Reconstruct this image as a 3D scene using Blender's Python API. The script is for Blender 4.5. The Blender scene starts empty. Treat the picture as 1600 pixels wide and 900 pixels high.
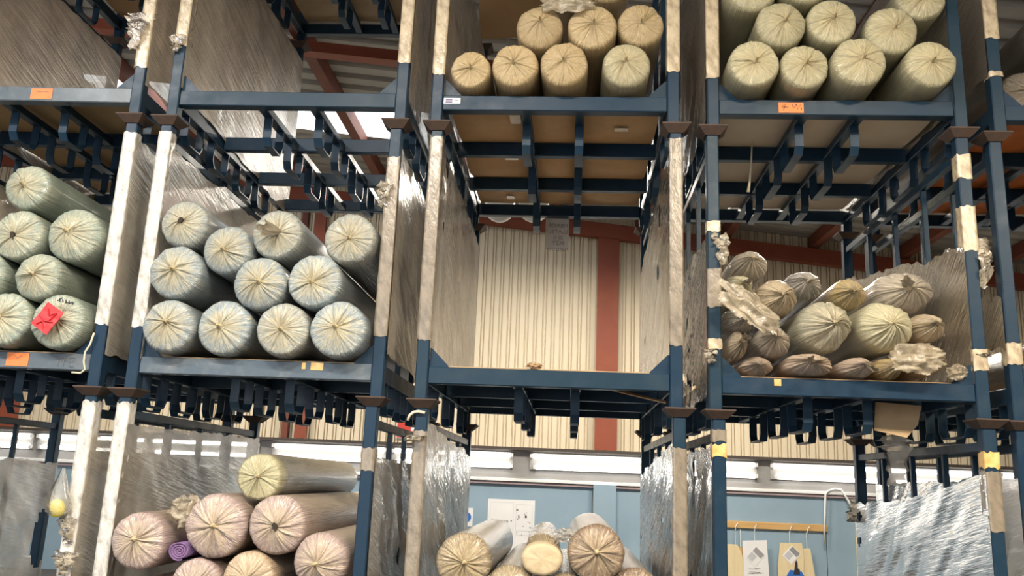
import bpy, bmesh, math, random
from mathutils import Vector, Matrix, noise

SC = bpy.context.scene
COL = SC.collection
R = random.Random(11)

# ------------------------------------------------------------------ camera
PITCH, YAW, ROLL, F = 0.22463, -0.05335, 0.04189, 1317.6
CAM = Vector((0.0, -4.940, 1.7506))
_F = Vector((math.sin(YAW)*math.cos(PITCH), math.cos(YAW)*math.cos(PITCH), math.sin(PITCH)))
_R0 = Vector((math.cos(YAW), -math.sin(YAW), 0)); _U0 = _R0.cross(_F)
_R = _R0*math.cos(ROLL) + _U0*math.sin(ROLL)
_U = -_R0*math.sin(ROLL) + _U0*math.cos(ROLL)
cd = bpy.data.cameras.new('camera'); cam = bpy.data.objects.new('camera', cd); COL.objects.link(cam)
cd.sensor_width = 36; cd.lens = F*36/1600; cd.clip_start = .05; cd.clip_end = 200
m = Matrix((( _R.x, _U.x, -_F.x), (_R.y, _U.y, -_F.y), (_R.z, _U.z, -_F.z))).to_4x4()
m.translation = CAM; cam.matrix_world = m; SC.camera = cam

def at(px, py, Y):
    """world point on the plane y = Y seen at photo pixel (px, py)"""
    d = _F*F + _R*(px-800) - _U*(py-450)
    return CAM + d*((Y-CAM.y)/d.y)
def at_z(px, py, z):
    d = _F*F + _R*(px-800) - _U*(py-450)
    return CAM + d*((z-CAM.z)/d.z)
def depth(p): return (Vector(p)-CAM).dot(_F)
def pix(n, p): return n*depth(p)/F

# ------------------------------------------------------------------ materials
def new_mat(name):
    mt = bpy.data.materials.new(name); mt.use_nodes = True
    nt = mt.node_tree; nt.nodes.clear()
    out = nt.nodes.new('ShaderNodeOutputMaterial')
    return mt, nt, out
class G:
    """small helper to wire shader nodes"""
    def __init__(s, nt): s.nt = nt
    def n(s, t, **kw):
        nd = s.nt.nodes.new(t)
        for k, v in kw.items():
            if k in nd.inputs: 
                nd.inputs[k].default_value = v
            else: setattr(nd, k, v)
        return nd
    def l(s, a, b): s.nt.links.new(a, b)
    def math(s, op, a, b=None, c=None):
        nd = s.nt.nodes.new('ShaderNodeMath'); nd.operation = op
        for i, v in enumerate((a, b, c)):
            if v is None: continue
            if isinstance(v, (int, float)): nd.inputs[i].default_value = v
            else: s.l(v, nd.inputs[i])
        return nd.outputs[0]
    def mix(s, fac, a, b):
        nd = s.nt.nodes.new('ShaderNodeMix'); nd.data_type = 'RGBA'
        for idx, v in ((0, fac), (6, a), (7, b)):
            if isinstance(v, (int, float)): nd.inputs[idx].default_value = v
            elif isinstance(v, tuple): nd.inputs[idx].default_value = (*v, 1) if len(v) == 3 else v
            else: s.l(v, nd.inputs[idx])
        return nd.outputs[2]
    def ramp(s, fac, stops):
        nd = s.nt.nodes.new('ShaderNodeValToRGB'); s.l(fac, nd.inputs[0])
        e = nd.color_ramp.elements
        while len(e) < len(stops): e.new(.5)
        for i, (p, c) in enumerate(stops):
            e[i].position = p; e[i].color = (c, c, c, 1) if isinstance(c, (int, float)) else (*c, 1)
        return nd.outputs[0]
    def noise(s, vec, scale, detail=3, rough=.55):
        nd = s.n('ShaderNodeTexNoise', Scale=scale, Detail=detail, Roughness=rough)
        if vec is not None: s.l(vec, nd.inputs['Vector'])
        return nd.outputs['Fac']
    def mapping(s, vec, scale=(1, 1, 1), rot=(0, 0, 0)):
        nd = s.n('ShaderNodeMapping'); s.l(vec, nd.inputs['Vector'])
        nd.inputs['Scale'].default_value = scale; nd.inputs['Rotation'].default_value = rot
        return nd.outputs[0]
    def bump(s, h, strength=.4, dist=.01):
        nd = s.n('ShaderNodeBump', Strength=strength, Distance=dist); s.l(h, nd.inputs['Height'])
        return nd.outputs[0]

def plain(name, c1, c2=None, scale=8, rough=.6, metal=0, bump=0, spec=.5, stretch=(1,1,1)):
    mt, nt, out = new_mat(name); g = G(nt)
    b = g.n('ShaderNodeBsdfPrincipled', Roughness=rough, Metallic=metal); b.inputs['Specular IOR Level'].default_value = spec
    tc = g.n('ShaderNodeTexCoord').outputs['Object']
    v = g.mapping(tc, stretch)
    f = g.noise(v, scale, 5, .6)
    g.l(g.mix(g.ramp(f, [(.35, 0), (.68, 1)]), c1, c2 or c1), b.inputs['Base Color'])
    if bump: g.l(g.bump(f, bump, .01), b.inputs['Normal'])
    g.l(b.outputs[0], out.inputs[0]); return mt

def steel_mat(name, c1, c2, worn, wear=.35, rough=(.30, .5)):
    mt, nt, out = new_mat(name); g = G(nt)
    b = g.n('ShaderNodeBsdfPrincipled', Roughness=.38); b.inputs['Specular IOR Level'].default_value = .22
    tc = g.n('ShaderNodeTexCoord').outputs['Object']
    rnd = g.n('ShaderNodeObjectInfo').outputs['Random']
    base = g.mix(rnd, c1, c2)
    f = g.noise(tc, 6, 6, .65); f2 = g.noise(g.mapping(tc, (3, 3, 14)), 9, 4, .6)
    c = g.mix(g.ramp(f, [(.48, 0), (.78, wear)]), base, worn)
    c = g.mix(g.ramp(f2, [(.66, 0), (.76, .6)]), c, (.06, .05, .042))
    g.l(c, b.inputs['Base Color'])
    g.l(g.ramp(f, [(.3, rough[0]), (.7, rough[1])]), b.inputs['Roughness'])
    g.l(g.bump(f2, .12, .004), b.inputs['Normal'])
    g.l(b.outputs[0], out.inputs[0]); return mt

def film_mat(name, col, alpha=(.6, .95), rot=.8, rough=.2, streak=16, trans=.35, bump=.6, gloss=(.8, 1.45)):
    """dusty stretch film: see-through where thin, streaked along the pull"""
    mt, nt, out = new_mat(name); g = G(nt)
    tc = g.n('ShaderNodeTexCoord').outputs['Object']
    v = g.mapping(g.mapping(tc, (1, 1, 1), (rot, 0, 0)), (streak*.5, 1.0, streak))
    s1 = g.noise(v, 1.0, 4, .6); s2 = g.noise(tc, 3.2, 4, .6)
    s3 = g.noise(g.mapping(g.mapping(tc, (1, 1, 1), (rot*1.6, 0, 0)), (20, 2.4, 30)), 1.6, 3, .6)
    h = g.math('ADD', g.math('MULTIPLY', s1, .7), g.math('MULTIPLY', s3, .5))
    nrm = g.bump(h, bump, .03)
    dark = tuple(c*.72 for c in col)
    c = g.mix(g.ramp(s2, [(.35, 0), (.65, 1)]), dark, col)
    dif = g.n('ShaderNodeBsdfPrincipled', Roughness=rough+.25); g.l(c, dif.inputs['Base Color']); g.l(nrm, dif.inputs['Normal'])
    tr = g.n('ShaderNodeBsdfTranslucent'); g.l(c, tr.inputs['Color']); g.l(nrm, tr.inputs['Normal'])
    m1 = g.n('ShaderNodeMixShader', Fac=trans); g.l(dif.outputs[0], m1.inputs[1]); g.l(tr.outputs[0], m1.inputs[2])
    tp = g.n('ShaderNodeBsdfTransparent'); tp.inputs[0].default_value = (.97, .96, .94, 1)
    a = g.math('ADD', g.math('MULTIPLY', s1, .5), g.math('MULTIPLY', s2, .5))
    al = g.ramp(a, [(.36, alpha[0]), (.6, alpha[1])])
    m2 = g.n('ShaderNodeMixShader'); g.l(al, m2.inputs[0]); g.l(tp.outputs[0], m2.inputs[1]); g.l(m1.outputs[0], m2.inputs[2])
    gl = g.n('ShaderNodeBsdfGlossy', Roughness=rough); g.l(nrm, gl.inputs['Normal'])
    fr = g.n('ShaderNodeFresnel', IOR=gloss[1]); g.l(nrm, fr.inputs['Normal'])
    ff = g.math('ADD', g.math('MULTIPLY', fr.outputs[0], gloss[0]), .03)
    m3 = g.n('ShaderNodeMixShader'); g.l(ff, m3.inputs[0]); g.l(m2.outputs[0], m3.inputs[1]); g.l(gl.outputs[0], m3.inputs[2])
    g.l(m3.outputs[0], out.inputs[0]); return mt

def wrap_mat(name, c1, c2):
    mt, nt, out = new_mat(name); g = G(nt)
    b = g.n('ShaderNodeBsdfPrincipled', Roughness=.24); b.inputs['Specular IOR Level'].default_value = .6
    tc = g.n('ShaderNodeTexCoord').outputs['Object']
    f = g.noise(g.mapping(g.mapping(tc, (1, 1, 1), (.45, .35, 0)), (2.2, 2.2, .7)), 11, 5, .6); f2 = g.noise(tc, 3.5, 3, .5)
    h = g.math('ADD', g.math('MULTIPLY', f, .75), g.math('MULTIPLY', f2, .35))
    g.l(g.mix(g.ramp(h, [(.38, 0), (.62, 1)]), c2, c1), b.inputs['Base Color'])
    g.l(g.bump(f, .45, .012), b.inputs['Normal'])
    g.l(b.outputs[0], out.inputs[0]); return mt

def roll_mat(name, centre, edge, body, rough=.30):
    """plastic film gathered over a roll end: doubled-up film (creamier) towards the twist, the roll's own tint at the rim"""
    mt, nt, out = new_mat(name); g = G(nt)
    b = g.n('ShaderNodeBsdfPrincipled', Roughness=rough); b.inputs['Specular IOR Level'].default_value = .55
    b.inputs['Coat Weight'].default_value = .25; b.inputs['Coat Roughness'].default_value = .18
    tc = g.n('ShaderNodeTexCoord').outputs['Object']
    sx = g.n('ShaderNodeSeparateXYZ'); g.l(tc, sx.inputs[0])
    x, y, z = sx.outputs
    r = g.math('SQRT', g.math('ADD', g.math('MULTIPLY', x, x), g.math('MULTIPLY', z, z)))
    rr = g.math('MAXIMUM', r, .02)
    rnd = g.n('ShaderNodeObjectInfo').outputs['Random']
    def fan(k, rs, sc, det):
        cb = g.n('ShaderNodeCombineXYZ')
        g.l(g.math('MULTIPLY', g.math('DIVIDE', x, rr), k), cb.inputs[0])
        g.l(g.math('ADD', g.math('MULTIPLY', r, rs), g.math('MULTIPLY', rnd, 40)), cb.inputs[1])
        g.l(g.math('MULTIPLY', g.math('DIVIDE', z, rr), k), cb.inputs[2])
        return g.noise(cb.outputs[0], sc, det, .6)
    s1 = fan(7, 2.2, 1.6, 4); s2 = fan(17, 2.6, 1.7, 3); s3 = fan(30, 3.5, 1.5, 2)
    t = g.ramp(r, [(.12, 0), (1.0, 1)])
    t2 = g.math('ADD', t, g.math('MULTIPLY', g.math('SUBTRACT', s1, .5), 2.2))
    t2.node.use_clamp = True
    c = g.mix(t2, centre, edge)
    c = g.mix(g.ramp(s2, [(.54, 0), (.68, .7)]), c, tuple(min(1, v*1.15+.08) for v in centre))  # fold highlights mixed into the film colour
    c = g.mix(g.ramp(s2, [(.30, .6), (.45, 0)]), c, tuple(v*.55 for v in edge))
    c = g.mix(g.ramp(s3, [(.60, 0), (.72, .75)]), c, (.86, .84, .78))  # fine crease highlights, also put into the colour
    blot = g.noise(g.mapping(tc, (3, 3, 3)), 1.6, 4, .6)
    bc = g.mix(g.ramp(blot, [(.35, 0), (.65, 1)]), tuple(v*.85 for v in body), body)
    side = g.ramp(y, [(.05, 0), (.13, 1)])
    c = g.mix(side, c, bc)
    c2 = g.mix(g.math('MULTIPLY', rnd, .16), c, (.30, .25, .17))
    g.l(c2, b.inputs['Base Color'])
    wr = g.noise(g.mapping(tc, (5, 2, 5)), 2.2, 4, .65)
    h = g.math('ADD', g.math('MULTIPLY', s2, g.ramp(y, [(.05, 1.0), (.2, .12)])), g.math('MULTIPLY', wr, .35))
    g.l(g.bump(h, .7, .022), b.inputs['Normal'])
    g.l(b.outputs[0], out.inputs[0]); return mt

def emit(name, col, s):
    mt, nt, out = new_mat(name); g = G(nt)
    e = g.n('ShaderNodeEmission', Strength=s); e.inputs[0].default_value = (*col, 1)
    g.l(e.outputs[0], out.inputs[0]); return mt

def board_mat():
    mt, nt, out = new_mat('cardboard'); g = G(nt)
    b = g.n('ShaderNodeBsdfPrincipled', Roughness=.8); b.inputs['Specular IOR Level'].default_value = .25
    tc = g.n('ShaderNodeTexCoord').outputs['Object']
    rnd = g.n('ShaderNodeObjectInfo').outputs['Random']
    f = g.noise(tc, 3.0, 5, .6); f2 = g.noise(g.mapping(tc, (60, 2, 2)), 1.5, 2, .5)
    base = g.mix(rnd, (.40, .26, .14), (.45, .33, .20))
    c = g.mix(g.ramp(f, [(.4, 0), (.7, .5)]), base, (.28, .18, .10))
    g.l(c, b.inputs['Base Color']); g.l(g.bump(f2, .15, .003), b.inputs['Normal'])
    g.l(b.outputs[0], out.inputs[0]); return mt

M = {}
M['steel'] = steel_mat('blue_painted_steel', (.008, .028, .058), (.012, .033, .055), (.04, .062, .085), .3)
M['steel_pale'] = steel_mat('pale_grey_blue_steel', (.10, .125, .15), (.08, .11, .14), (.22, .23, .24), .7, (.22, .4))  # paler, greyer steel for three of the front beams
M['rust'] = plain('rusty_steel', (.075, .042, .028), (.045, .034, .03), 14, .75, bump=.3)
M['card'] = board_mat()
M['card_grey'] = plain('grey_cardboard', (.60, .53, .44), (.52, .45, .37), 3, .8)
M['orange_card'] = plain('orange_card', (.62, .20, .05), (.45, .15, .05), 10, .7)
M['film_brown'] = film_mat('dusty_brown_film', (.66, .57, .46), (.78, .96), rot=.22, rough=.20, trans=.3)
M['film_grey'] = film_mat('grey_stretch_film', (.72, .66, .57), (.82, .96), rot=.2, rough=.15, trans=.4, bump=.8, streak=12)
M['film_shine'] = film_mat('shiny_grey_film', (.80, .75, .67), (.78, .95), rot=.35, rough=.10, trans=.6, bump=1.0, streak=9, gloss=(1.1, 1.75))
M['film_clear'] = film_mat('clear_stretch_film', (.84, .80, .73), (.58, .90), rot=.12, rough=.22, trans=.7, bump=.28, streak=4.5, gloss=(.95, 1.6))
M['film_bag'] = film_mat('thin_bag_film', (.80, .78, .72), (.12, .45), rot=1.2, rough=.15, trans=.5, bump=.5, streak=10)
M['film_tan'] = film_mat('tan_torn_film', (.70, .60, .44), (.70, .93), rot=.5, rough=.16, trans=.5, bump=.8, streak=10)
M['wrap_cream'] = wrap_mat('cream_film_wrap', (.56, .47, .33), (.26, .20, .135))
M['wrap_white'] = wrap_mat('white_film_wrap', (.66, .63, .58), (.26, .245, .22))
M['wrap_brown'] = wrap_mat('brown_film_wrap', (.25, .21, .16), (.13, .11, .085))
M['tape_gold'] = plain('amber_tape', (.62, .36, .10), (.75, .52, .22), 20, .4)
M['wall'] = plain('cream_cladding', (.80, .70, .52), (.76, .66, .48), 1.2, .45)
M['dimwall'] = plain('grey_block_wall', (.20, .19, .175), (.16, .15, .14), 2, .8)
M['red'] = plain('red_oxide_steel', (.31, .075, .036), (.26, .06, .03), 3, .6)
M['brownred'] = plain('brown_red_steel', (.20, .055, .03), (.15, .045, .03), 3, .65)
M['roof'] = plain('grey_roof_sheet', (.42, .41, .37), (.34, .33, .30), 1.5, .65)
M['bluewall'] = plain('pale_blue_board', (.30, .42, .52), (.27, .385, .48), 2.2, .6)
M['concrete'] = plain('concrete_floor', (.085, .08, .075), (.06, .057, .054), 2.5, .8, bump=.1)
M['white'] = plain('white_enamel', (.82, .82, .80), (.78, .78, .77), 5, .45)
M['reflector'] = plain('grey_white_reflector', (.34, .33, .32), None, 4, .5)
M['paper'] = plain('white_paper', (.86, .86, .86), (.82, .82, .83), 3, .7)
M['ghostpaper'] = plain('grey_paper', (.55, .53, .50), (.50, .48, .46), 5, .75)
M['ink'] = plain('dark_ink', (.03, .03, .035), None, 4, .6)
M['fadedink'] = plain('faded_ink', (.20, .20, .21), None, 4, .6)
M['wood'] = plain('pine_wood', (.66, .42, .17), (.56, .33, .12), 5, .6, stretch=(.4, 6, 6))
M['ply'] = plain('pale_plywood', (.80, .68, .43), (.74, .60, .36), 4, .65, stretch=(5, 5, .6))
M['signblue'] = plain('sign_blue', (.03, .16, .55), None, 4, .45)
M['signred'] = plain('sign_red', (.62, .05, .03), None, 4, .45)
M['labelred'] = plain('red_label', (.80, .045, .05), (.70, .03, .04), 30, .5, bump=.3)
M['labelorange'] = plain('orange_label', (.75, .22, .06), (.65, .19, .06), 12, .6)
M['purple'] = plain('purple_label', (.08, .05, .16), None, 4, .5)
M['dark'] = plain('dark_core', (.012, .010, .008), None, 4, .9)
M['tape_clear'] = plain('shiny_packing_tape', (.55, .48, .38), (.65, .60, .52), 20, .12)
M['twine'] = plain('pale_twine', (.62, .56, .42), None, 20, .8)
M['yellow'] = plain('yellow_plastic', (.80, .68, .06), (.7, .6, .1), 10, .4)
M['cable'] = plain('white_cable', (.85, .85, .82), None, 4, .5)
M['tube'] = emit('lit_tube', (1.0, .97, .90), 13)
M['purplecloth'] = plain('purple_carpet', (.16, .09, .20), (.22, .13, .27), 30, .9, bump=.5)
M['creamfoam'] = plain('cream_foam', (.54, .44, .29), (.44, .35, .22), 14, .8, bump=.4)
M['knot'] = plain('twisted_film', (.78, .66, .40), (.62, .50, .30), 30, .4, bump=.6)
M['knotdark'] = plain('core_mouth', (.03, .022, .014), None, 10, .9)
RM = {
 'sage':  roll_mat('sage_roll_film', (.62, .56, .38), (.30, .37, .32), (.25, .30, .255)),
 'blue':  roll_mat('pale_blue_roll_film', (.64, .56, .36), (.27, .35, .41), (.19, .225, .25)),
 'bluegrey': roll_mat('blue_grey_roll_film', (.62, .55, .37), (.31, .35, .35), (.21, .235, .24)),
 'tan':   roll_mat('tan_roll_film', (.66, .51, .28), (.52, .39, .21), (.38, .30, .18)),
 'celadon': roll_mat('celadon_roll_film', (.70, .60, .36), (.49, .46, .30), (.30, .29, .20)),
 'mauve': roll_mat('mauve_roll_film', (.68, .55, .40), (.41, .31, .31), (.36, .275, .22)),
 'mauve2': roll_mat('beige_roll_film', (.66, .53, .36), (.48, .36, .25), (.38, .29, .21)),
 'taupe': roll_mat('taupe_roll_film', (.56, .44, .26), (.30, .24, .16), (.17, .155, .13), .26),
 'brownbag': roll_mat('brown_roll_film', (.52, .40, .26), (.22, .15, .105), (.16, .115, .085)),
 'greybag': roll_mat('grey_bag_film', (.70, .62, .49), (.44, .39, .33), (.38, .34, .28)),
 'greenbag': roll_mat('green_bag_film', (.70, .62, .45), (.38, .38, .29), (.34, .33, .25)),
 'palegreen': roll_mat('pale_green_bag_film', (.78, .71, .48), (.55, .53, .36), (.45, .42, .28)),
 'tanbag': roll_mat('tan_bag_film', (.72, .61, .43), (.52, .41, .28), (.46, .36, .25)),
 'pinkbag': roll_mat('pinkish_bag_film', (.68, .55, .43), (.50, .38, .29), (.45, .33, .245)),
 'slate': roll_mat('slate_bag_film', (.66, .60, .50), (.24, .235, .23), (.24, .23, .22)),
 'amber': roll_mat('amber_bag_film', (.64, .53, .34), (.50, .36, .14), (.44, .33, .16)),
 'yellowroll': roll_mat('yellow_green_roll_film', (.62, .57, .36), (.49, .46, .28), (.22, .22, .20), .16),
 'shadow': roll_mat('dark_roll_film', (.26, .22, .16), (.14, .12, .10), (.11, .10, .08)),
}

# ------------------------------------------------------------------ mesh helpers
def mesh_obj(name, bm, mat, parent=None, smooth=False, loc=None):
    me = bpy.data.meshes.new(name); bm.normal_update(); bm.to_mesh(me); bm.free()
    mats = mat if isinstance(mat, (list, tuple)) else [mat]
    for x in mats: me.materials.append(x)
    if smooth:
        for p in me.polygons: p.use_smooth = True
    o = bpy.data.objects.new(name, me); COL.objects.link(o)
    if parent: o.parent = parent
    if loc is not None: o.location = loc
    return o
def link_mesh(name, me, parent=None, loc=None, rot=None, scale=None):
    o = bpy.data.objects.new(name, me); COL.objects.link(o)
    if parent: o.parent = parent
    if loc is not None: o.location = loc
    if rot is not None: o.rotation_euler = rot
    if scale is not None: o.scale = scale
    return o
def box(bm, x0, x1, y0, y1, z0, z1, bev=0):
    v = [bm.verts.new(p) for p in ((x0,y0,z0),(x1,y0,z0),(x1,y1,z0),(x0,y1,z0),(x0,y0,z1),(x1,y0,z1),(x1,y1,z1),(x0,y1,z1))]
    fs = [bm.faces.new([v[i] for i in f]) for f in ((3,2,1,0),(4,5,6,7),(0,1,5,4),(1,2,6,5),(2,3,7,6),(3,0,4,7))]
    if bev:
        es = list({e for f in fs for e in f.edges})
        bmesh.ops.bevel(bm, geom=es, offset=bev, segments=1, affect='EDGES')
def boxbm(*a, bev=.004):
    bm = bmesh.new(); box(bm, *a, bev=bev); return bm
def prism(pts, axis, a, b):
    """polygon pts (2-D) swept along axis from a to b"""
    bm = bmesh.new()
    def P(p, t): return {'x': (t, p[0], p[1]), 'y': (p[0], t, p[1]), 'z': (p[0], p[1], t)}[axis]
    A = [bm.verts.new(P(p, a)) for p in pts]; B = [bm.verts.new(P(p, b)) for p in pts]
    bm.faces.new(A); bm.faces.new(B[::-1]); n = len(pts)
    for i in range(n): bm.faces.new((A[i], B[i], B[(i+1) % n], A[(i+1) % n]))
    bmesh.ops.recalc_face_normals(bm, faces=bm.faces); return bm
def tube_bm(pts, r, seg=8, cap=True):
    bm = bmesh.new(); rings = []
    pts = [Vector(p) for p in pts]
    for i, p in enumerate(pts):
        d = (pts[min(i+1, len(pts)-1)] - pts[max(i-1, 0)]).normalized()
        a = d.orthogonal().normalized() if i == 0 else (prev - d*prev.dot(d)).normalized()
        prev = a; b = d.cross(a)
        rr = r[i] if isinstance(r, (list, tuple)) else r
        rings.append([bm.verts.new(p + (a*math.cos(t) + b*math.sin(t))*rr) for t in [2*math.pi*k/seg for k in range(seg)]])
    for A, B in zip(rings, rings[1:]):
        for k in range(seg): bm.faces.new((A[k], A[(k+1) % seg], B[(k+1) % seg], B[k]))
    if cap: bm.faces.new(rings[0][::-1]); bm.faces.new(rings[-1])
    return bm
def tag(o, label=None, cat=None, group=None, kind=None):
    if label: o['label'] = label
    if cat: o['category'] = cat
    if group: o['group'] = group
    if kind: o['kind'] = kind
    return o
def empty(name, loc, label, cat, group=None, rz=0):
    o = bpy.data.objects.new(name, None); COL.objects.link(o); o.location = loc; o.rotation_euler = (0, 0, rz)
    o.empty_display_size = .1
    return tag(o, label, cat, group)
def struct(name, bm, mat, **k):
    return tag(mesh_obj(name, bm, mat, **k), kind='structure')

# ------------------------------------------------------------------ the building
YW = 9.5
XL, XR, YF = -13.0, 13.0, -13.0
pL, pR = at(500, 300, YW), at(1500, 421, YW)
SL = (pR.z-pL.z)/(pR.x-pL.x)
def roof_z(x): return pL.z + SL*(x-pL.x)
# floor
bm = bmesh.new(); box(bm, XL, XR, YF, YW+.4, -.2, 0); struct('floor', bm, M['concrete'])
# rear wall: upper vertical cladding, real trapezoid ribs
lamp_z = at(800, 703, YW).z
bm = bmesh.new(); per = .153; xs = []
x = XL
while x < XR:
    for dx, dy in ((0, 0), (.080, 0), (.084, .045), (.100, .045), (.104, .004), (.131, .004), (.135, .045), (.149, .045)): xs.append((x+dx, dy))
    x += per
vb = [bm.verts.new((x, YW+dy, -.0)) for x, dy in xs]; vt = [bm.verts.new((x, YW+dy, roof_z(x)+.30)) for x, dy in xs]
for i in range(len(xs)-1): bm.faces.new((vb[i], vb[i+1], vt[i+1], vt[i]))
struct('wall_rear', bm, M['wall'])
# roof sheet, ribs run down the slope
bm = bmesh.new(); per = .33; prof = []
y = YF
RL0, RL1 = at_z(545, 212, roof_z(-2.8)+.26).y, at_z(545, 168, roof_z(-2.8)+.26).y
RL0, RL1 = min(RL0, RL1), max(RL0, RL1)
while y < YW+.5:
    for dy, dz in ((0, 0), (.17, 0), (.21, .05), (.29, .05)): prof.append((y+dy, dz))
    y += per
def roof_part(segs, mat, name):
    bm = bmesh.new()
    for seg, x0, x1 in segs:
        a = [bm.verts.new((x0, y, roof_z(x0)+.24+dz)) for y, dz in seg]; b = [bm.verts.new((x1, y, roof_z(x1)+.24+dz)) for y, dz in seg]
        for i in range(len(seg)-1): bm.faces.new((a[i], b[i], b[i+1], a[i+1]))
    return struct(name, bm, mat)
front = [p for p in prof if p[0] <= RL0]; mid = [p for p in prof if RL0 <= p[0] <= RL1]; rear = [p for p in prof if p[0] >= RL1]
mid = front[-1:]+mid+rear[:1]
RX0, RX1 = -7.0, 1.6
roof_part([(front, XL, XR), (rear, XL, XR), (mid, XL, RX0), (mid, RX1, XR)], M['roof'], 'ceiling')
mt, nt, out = new_mat('rooflight_sheet'); g = G(nt)
tl = g.n('ShaderNodeBsdfTranslucent'); tl.inputs[0].default_value = (.93, .93, .90, 1)
tp = g.n('ShaderNodeBsdfTransparent'); mx = g.n('ShaderNodeMixShader', Fac=.35)
g.l(tl.outputs[0], mx.inputs[1]); g.l(tp.outputs[0], mx.inputs[2]); g.l(mx.outputs[0], out.inputs[0])
roof_part([(mid, RX0, RX1)], mt, 'window_1')
# purlins (run away from the viewer) and rafters
n = 1
for k in range(17):
    x = -12.4 + k*1.5 + .35
    z = roof_z(x)
    struct('trim_%d' % n, prism([(x-.07, z+.02), (x+.07, z+.02), (x+.07, z+.23), (x-.07, z+.23)], 'y', YF, YW), M['brownred']); n += 1
def rafter(Y, h, w, mat, x0=XL, x1=XR):
    global n
    bm = bmesh.new()
    A = [(x0, Y, roof_z(x0)-h), (x1, Y, roof_z(x1)-h), (x1, Y, roof_z(x1)), (x0, Y, roof_z(x0))]
    a = [bm.verts.new(p) for p in A]; b = [bm.verts.new((p[0], p[1]+w, p[2])) for p in A]
    bm.faces.new(a); bm.faces.new(b[::-1])
    for i in range(4): bm.faces.new((a[i], b[i], b[(i+1) % 4], a[(i+1) % 4]))
    bmesh.ops.recalc_face_normals(bm, faces=bm.faces)
    struct('trim_%d' % n, bm, mat); n += 1
rafter(YW-.20, .26, .16, M['red'])
rafter(at_z(550, 66, roof_z(-2.8)).y, .13, .16, M['red'])
rafter(-1.5, .3, .2, M['red'])
# steel columns in front of the cladding: upper red, lower blue
BZ = at(800, 750, YW).z          # top of the blue boarding
def column(px0, px1, py, mat, ytop=None, y0=YW-.17):
    global n
    a, b = at(px0, py, y0), at(px1, py, y0)
    bm = bmesh.new(); w = .03
    CZ = at(800, 703, YW-.2).z+.055; box(bm, a.x, b.x, y0, y0+.02, CZ, roof_z(a.x)-.1); box(bm, a.x+(b.x-a.x)/2-.02, a.x+(b.x-a.x)/2+.02, y0+.02, y0+.17, CZ, roof_z(a.x)-.1)
    struct('trim_%d' % n, bm, mat); n += 1
    bm = bmesh.new(); box(bm, a.x, b.x, y0-.003, y0+.15, 0, BZ-.02); struct('trim_%d' % n, bm, M['bluewall']); n += 1
column(932, 966, 520, M['red'])
column(489, 507, 370, M['red'])
column(-35, 26, 660, M['red'])
CZ_ = at(800, 703, YW-.2).z+.055
a, b = at(470, 370, YW-.1), at(479, 370, YW-.1)
bm = bmesh.new(); box(bm, a.x, b.x, YW-.12, YW-.03, CZ_, roof_z(a.x)-.1); struct('trim_%d' % n, bm, M['brownred']); n += 1
# blue boarding below the lights
bm = bmesh.new(); xj = [XL, at(560, 800, YW).x, at(925, 800, YW).x, at(1289, 820, YW).x, at(1660, 820, YW).x, XR]
for a, b in zip(xj, xj[1:]): box(bm, a+.006, b-.006, YW-.05, YW-.01, 0, BZ, bev=.003)
struct('wall_rear_boarding', bm, M['bluewall'])
# ledges: dark cap over the lights, white trunking under them
z = at(800, 703, YW-.2).z
bm = bmesh.new(); box(bm, XL, XR, YW-.22, YW-.0, z, z+.05, bev=.004); struct('trim_%d' % n, bm, plain('dark_brown_cap', (.07, .055, .045), None, 4, .7)); n += 1
z2 = at(800, 752, YW-.12).z
bm = bmesh.new(); box(bm, XL, XR, YW-.13, YW-.0, z2, z2+.05, bev=.004); struct('trim_%d' % n, bm, M['white']); n += 1
bm = bmesh.new(); box(bm, XL, XR, YW-.10, YW-.0, z2-.05, z2-.005, bev=.004); struct('trim_%d' % n, plain and bm, plain('mauve_strip', (.42, .32, .34), None, 4, .6)); n += 1
# backing board behind tubes
bm = bmesh.new(); box(bm, XL, XR, YW-.10, YW-.0, z2+.05, z, bev=.004); struct('trim_%d' % n, bm, plain('grey_backing', (.30, .29, .28), (.26, .25, .245), 3, .6)); n += 1
# side walls
bm = bmesh.new(); box(bm, XL-.2, XL, YF, YW+.4, 0, roof_z(XL)+.25); struct('wall_left', bm, M['dimwall'])
bm = bmesh.new(); box(bm, XR, XR+.2, YF, YW+.4, 0, roof_z(XR)+.25); struct('wall_right', bm, M['dimwall'])

# front wall behind the viewer, with the open loading door at its left
DX0, DX1, DZ = -11.0, -2.0, 5.2
bm = bmesh.new()
for b_ in ((XL, DX0, 0, roof_z(DX0)), (DX1, XR, 0, roof_z(XR)+.2), (DX0, DX1, DZ, roof_z(DX1)+.1)): box(bm, b_[0], b_[1], YF-.2, YF, b_[2], b_[3])
struct('wall_front', bm, M['dimwall'])

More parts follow.
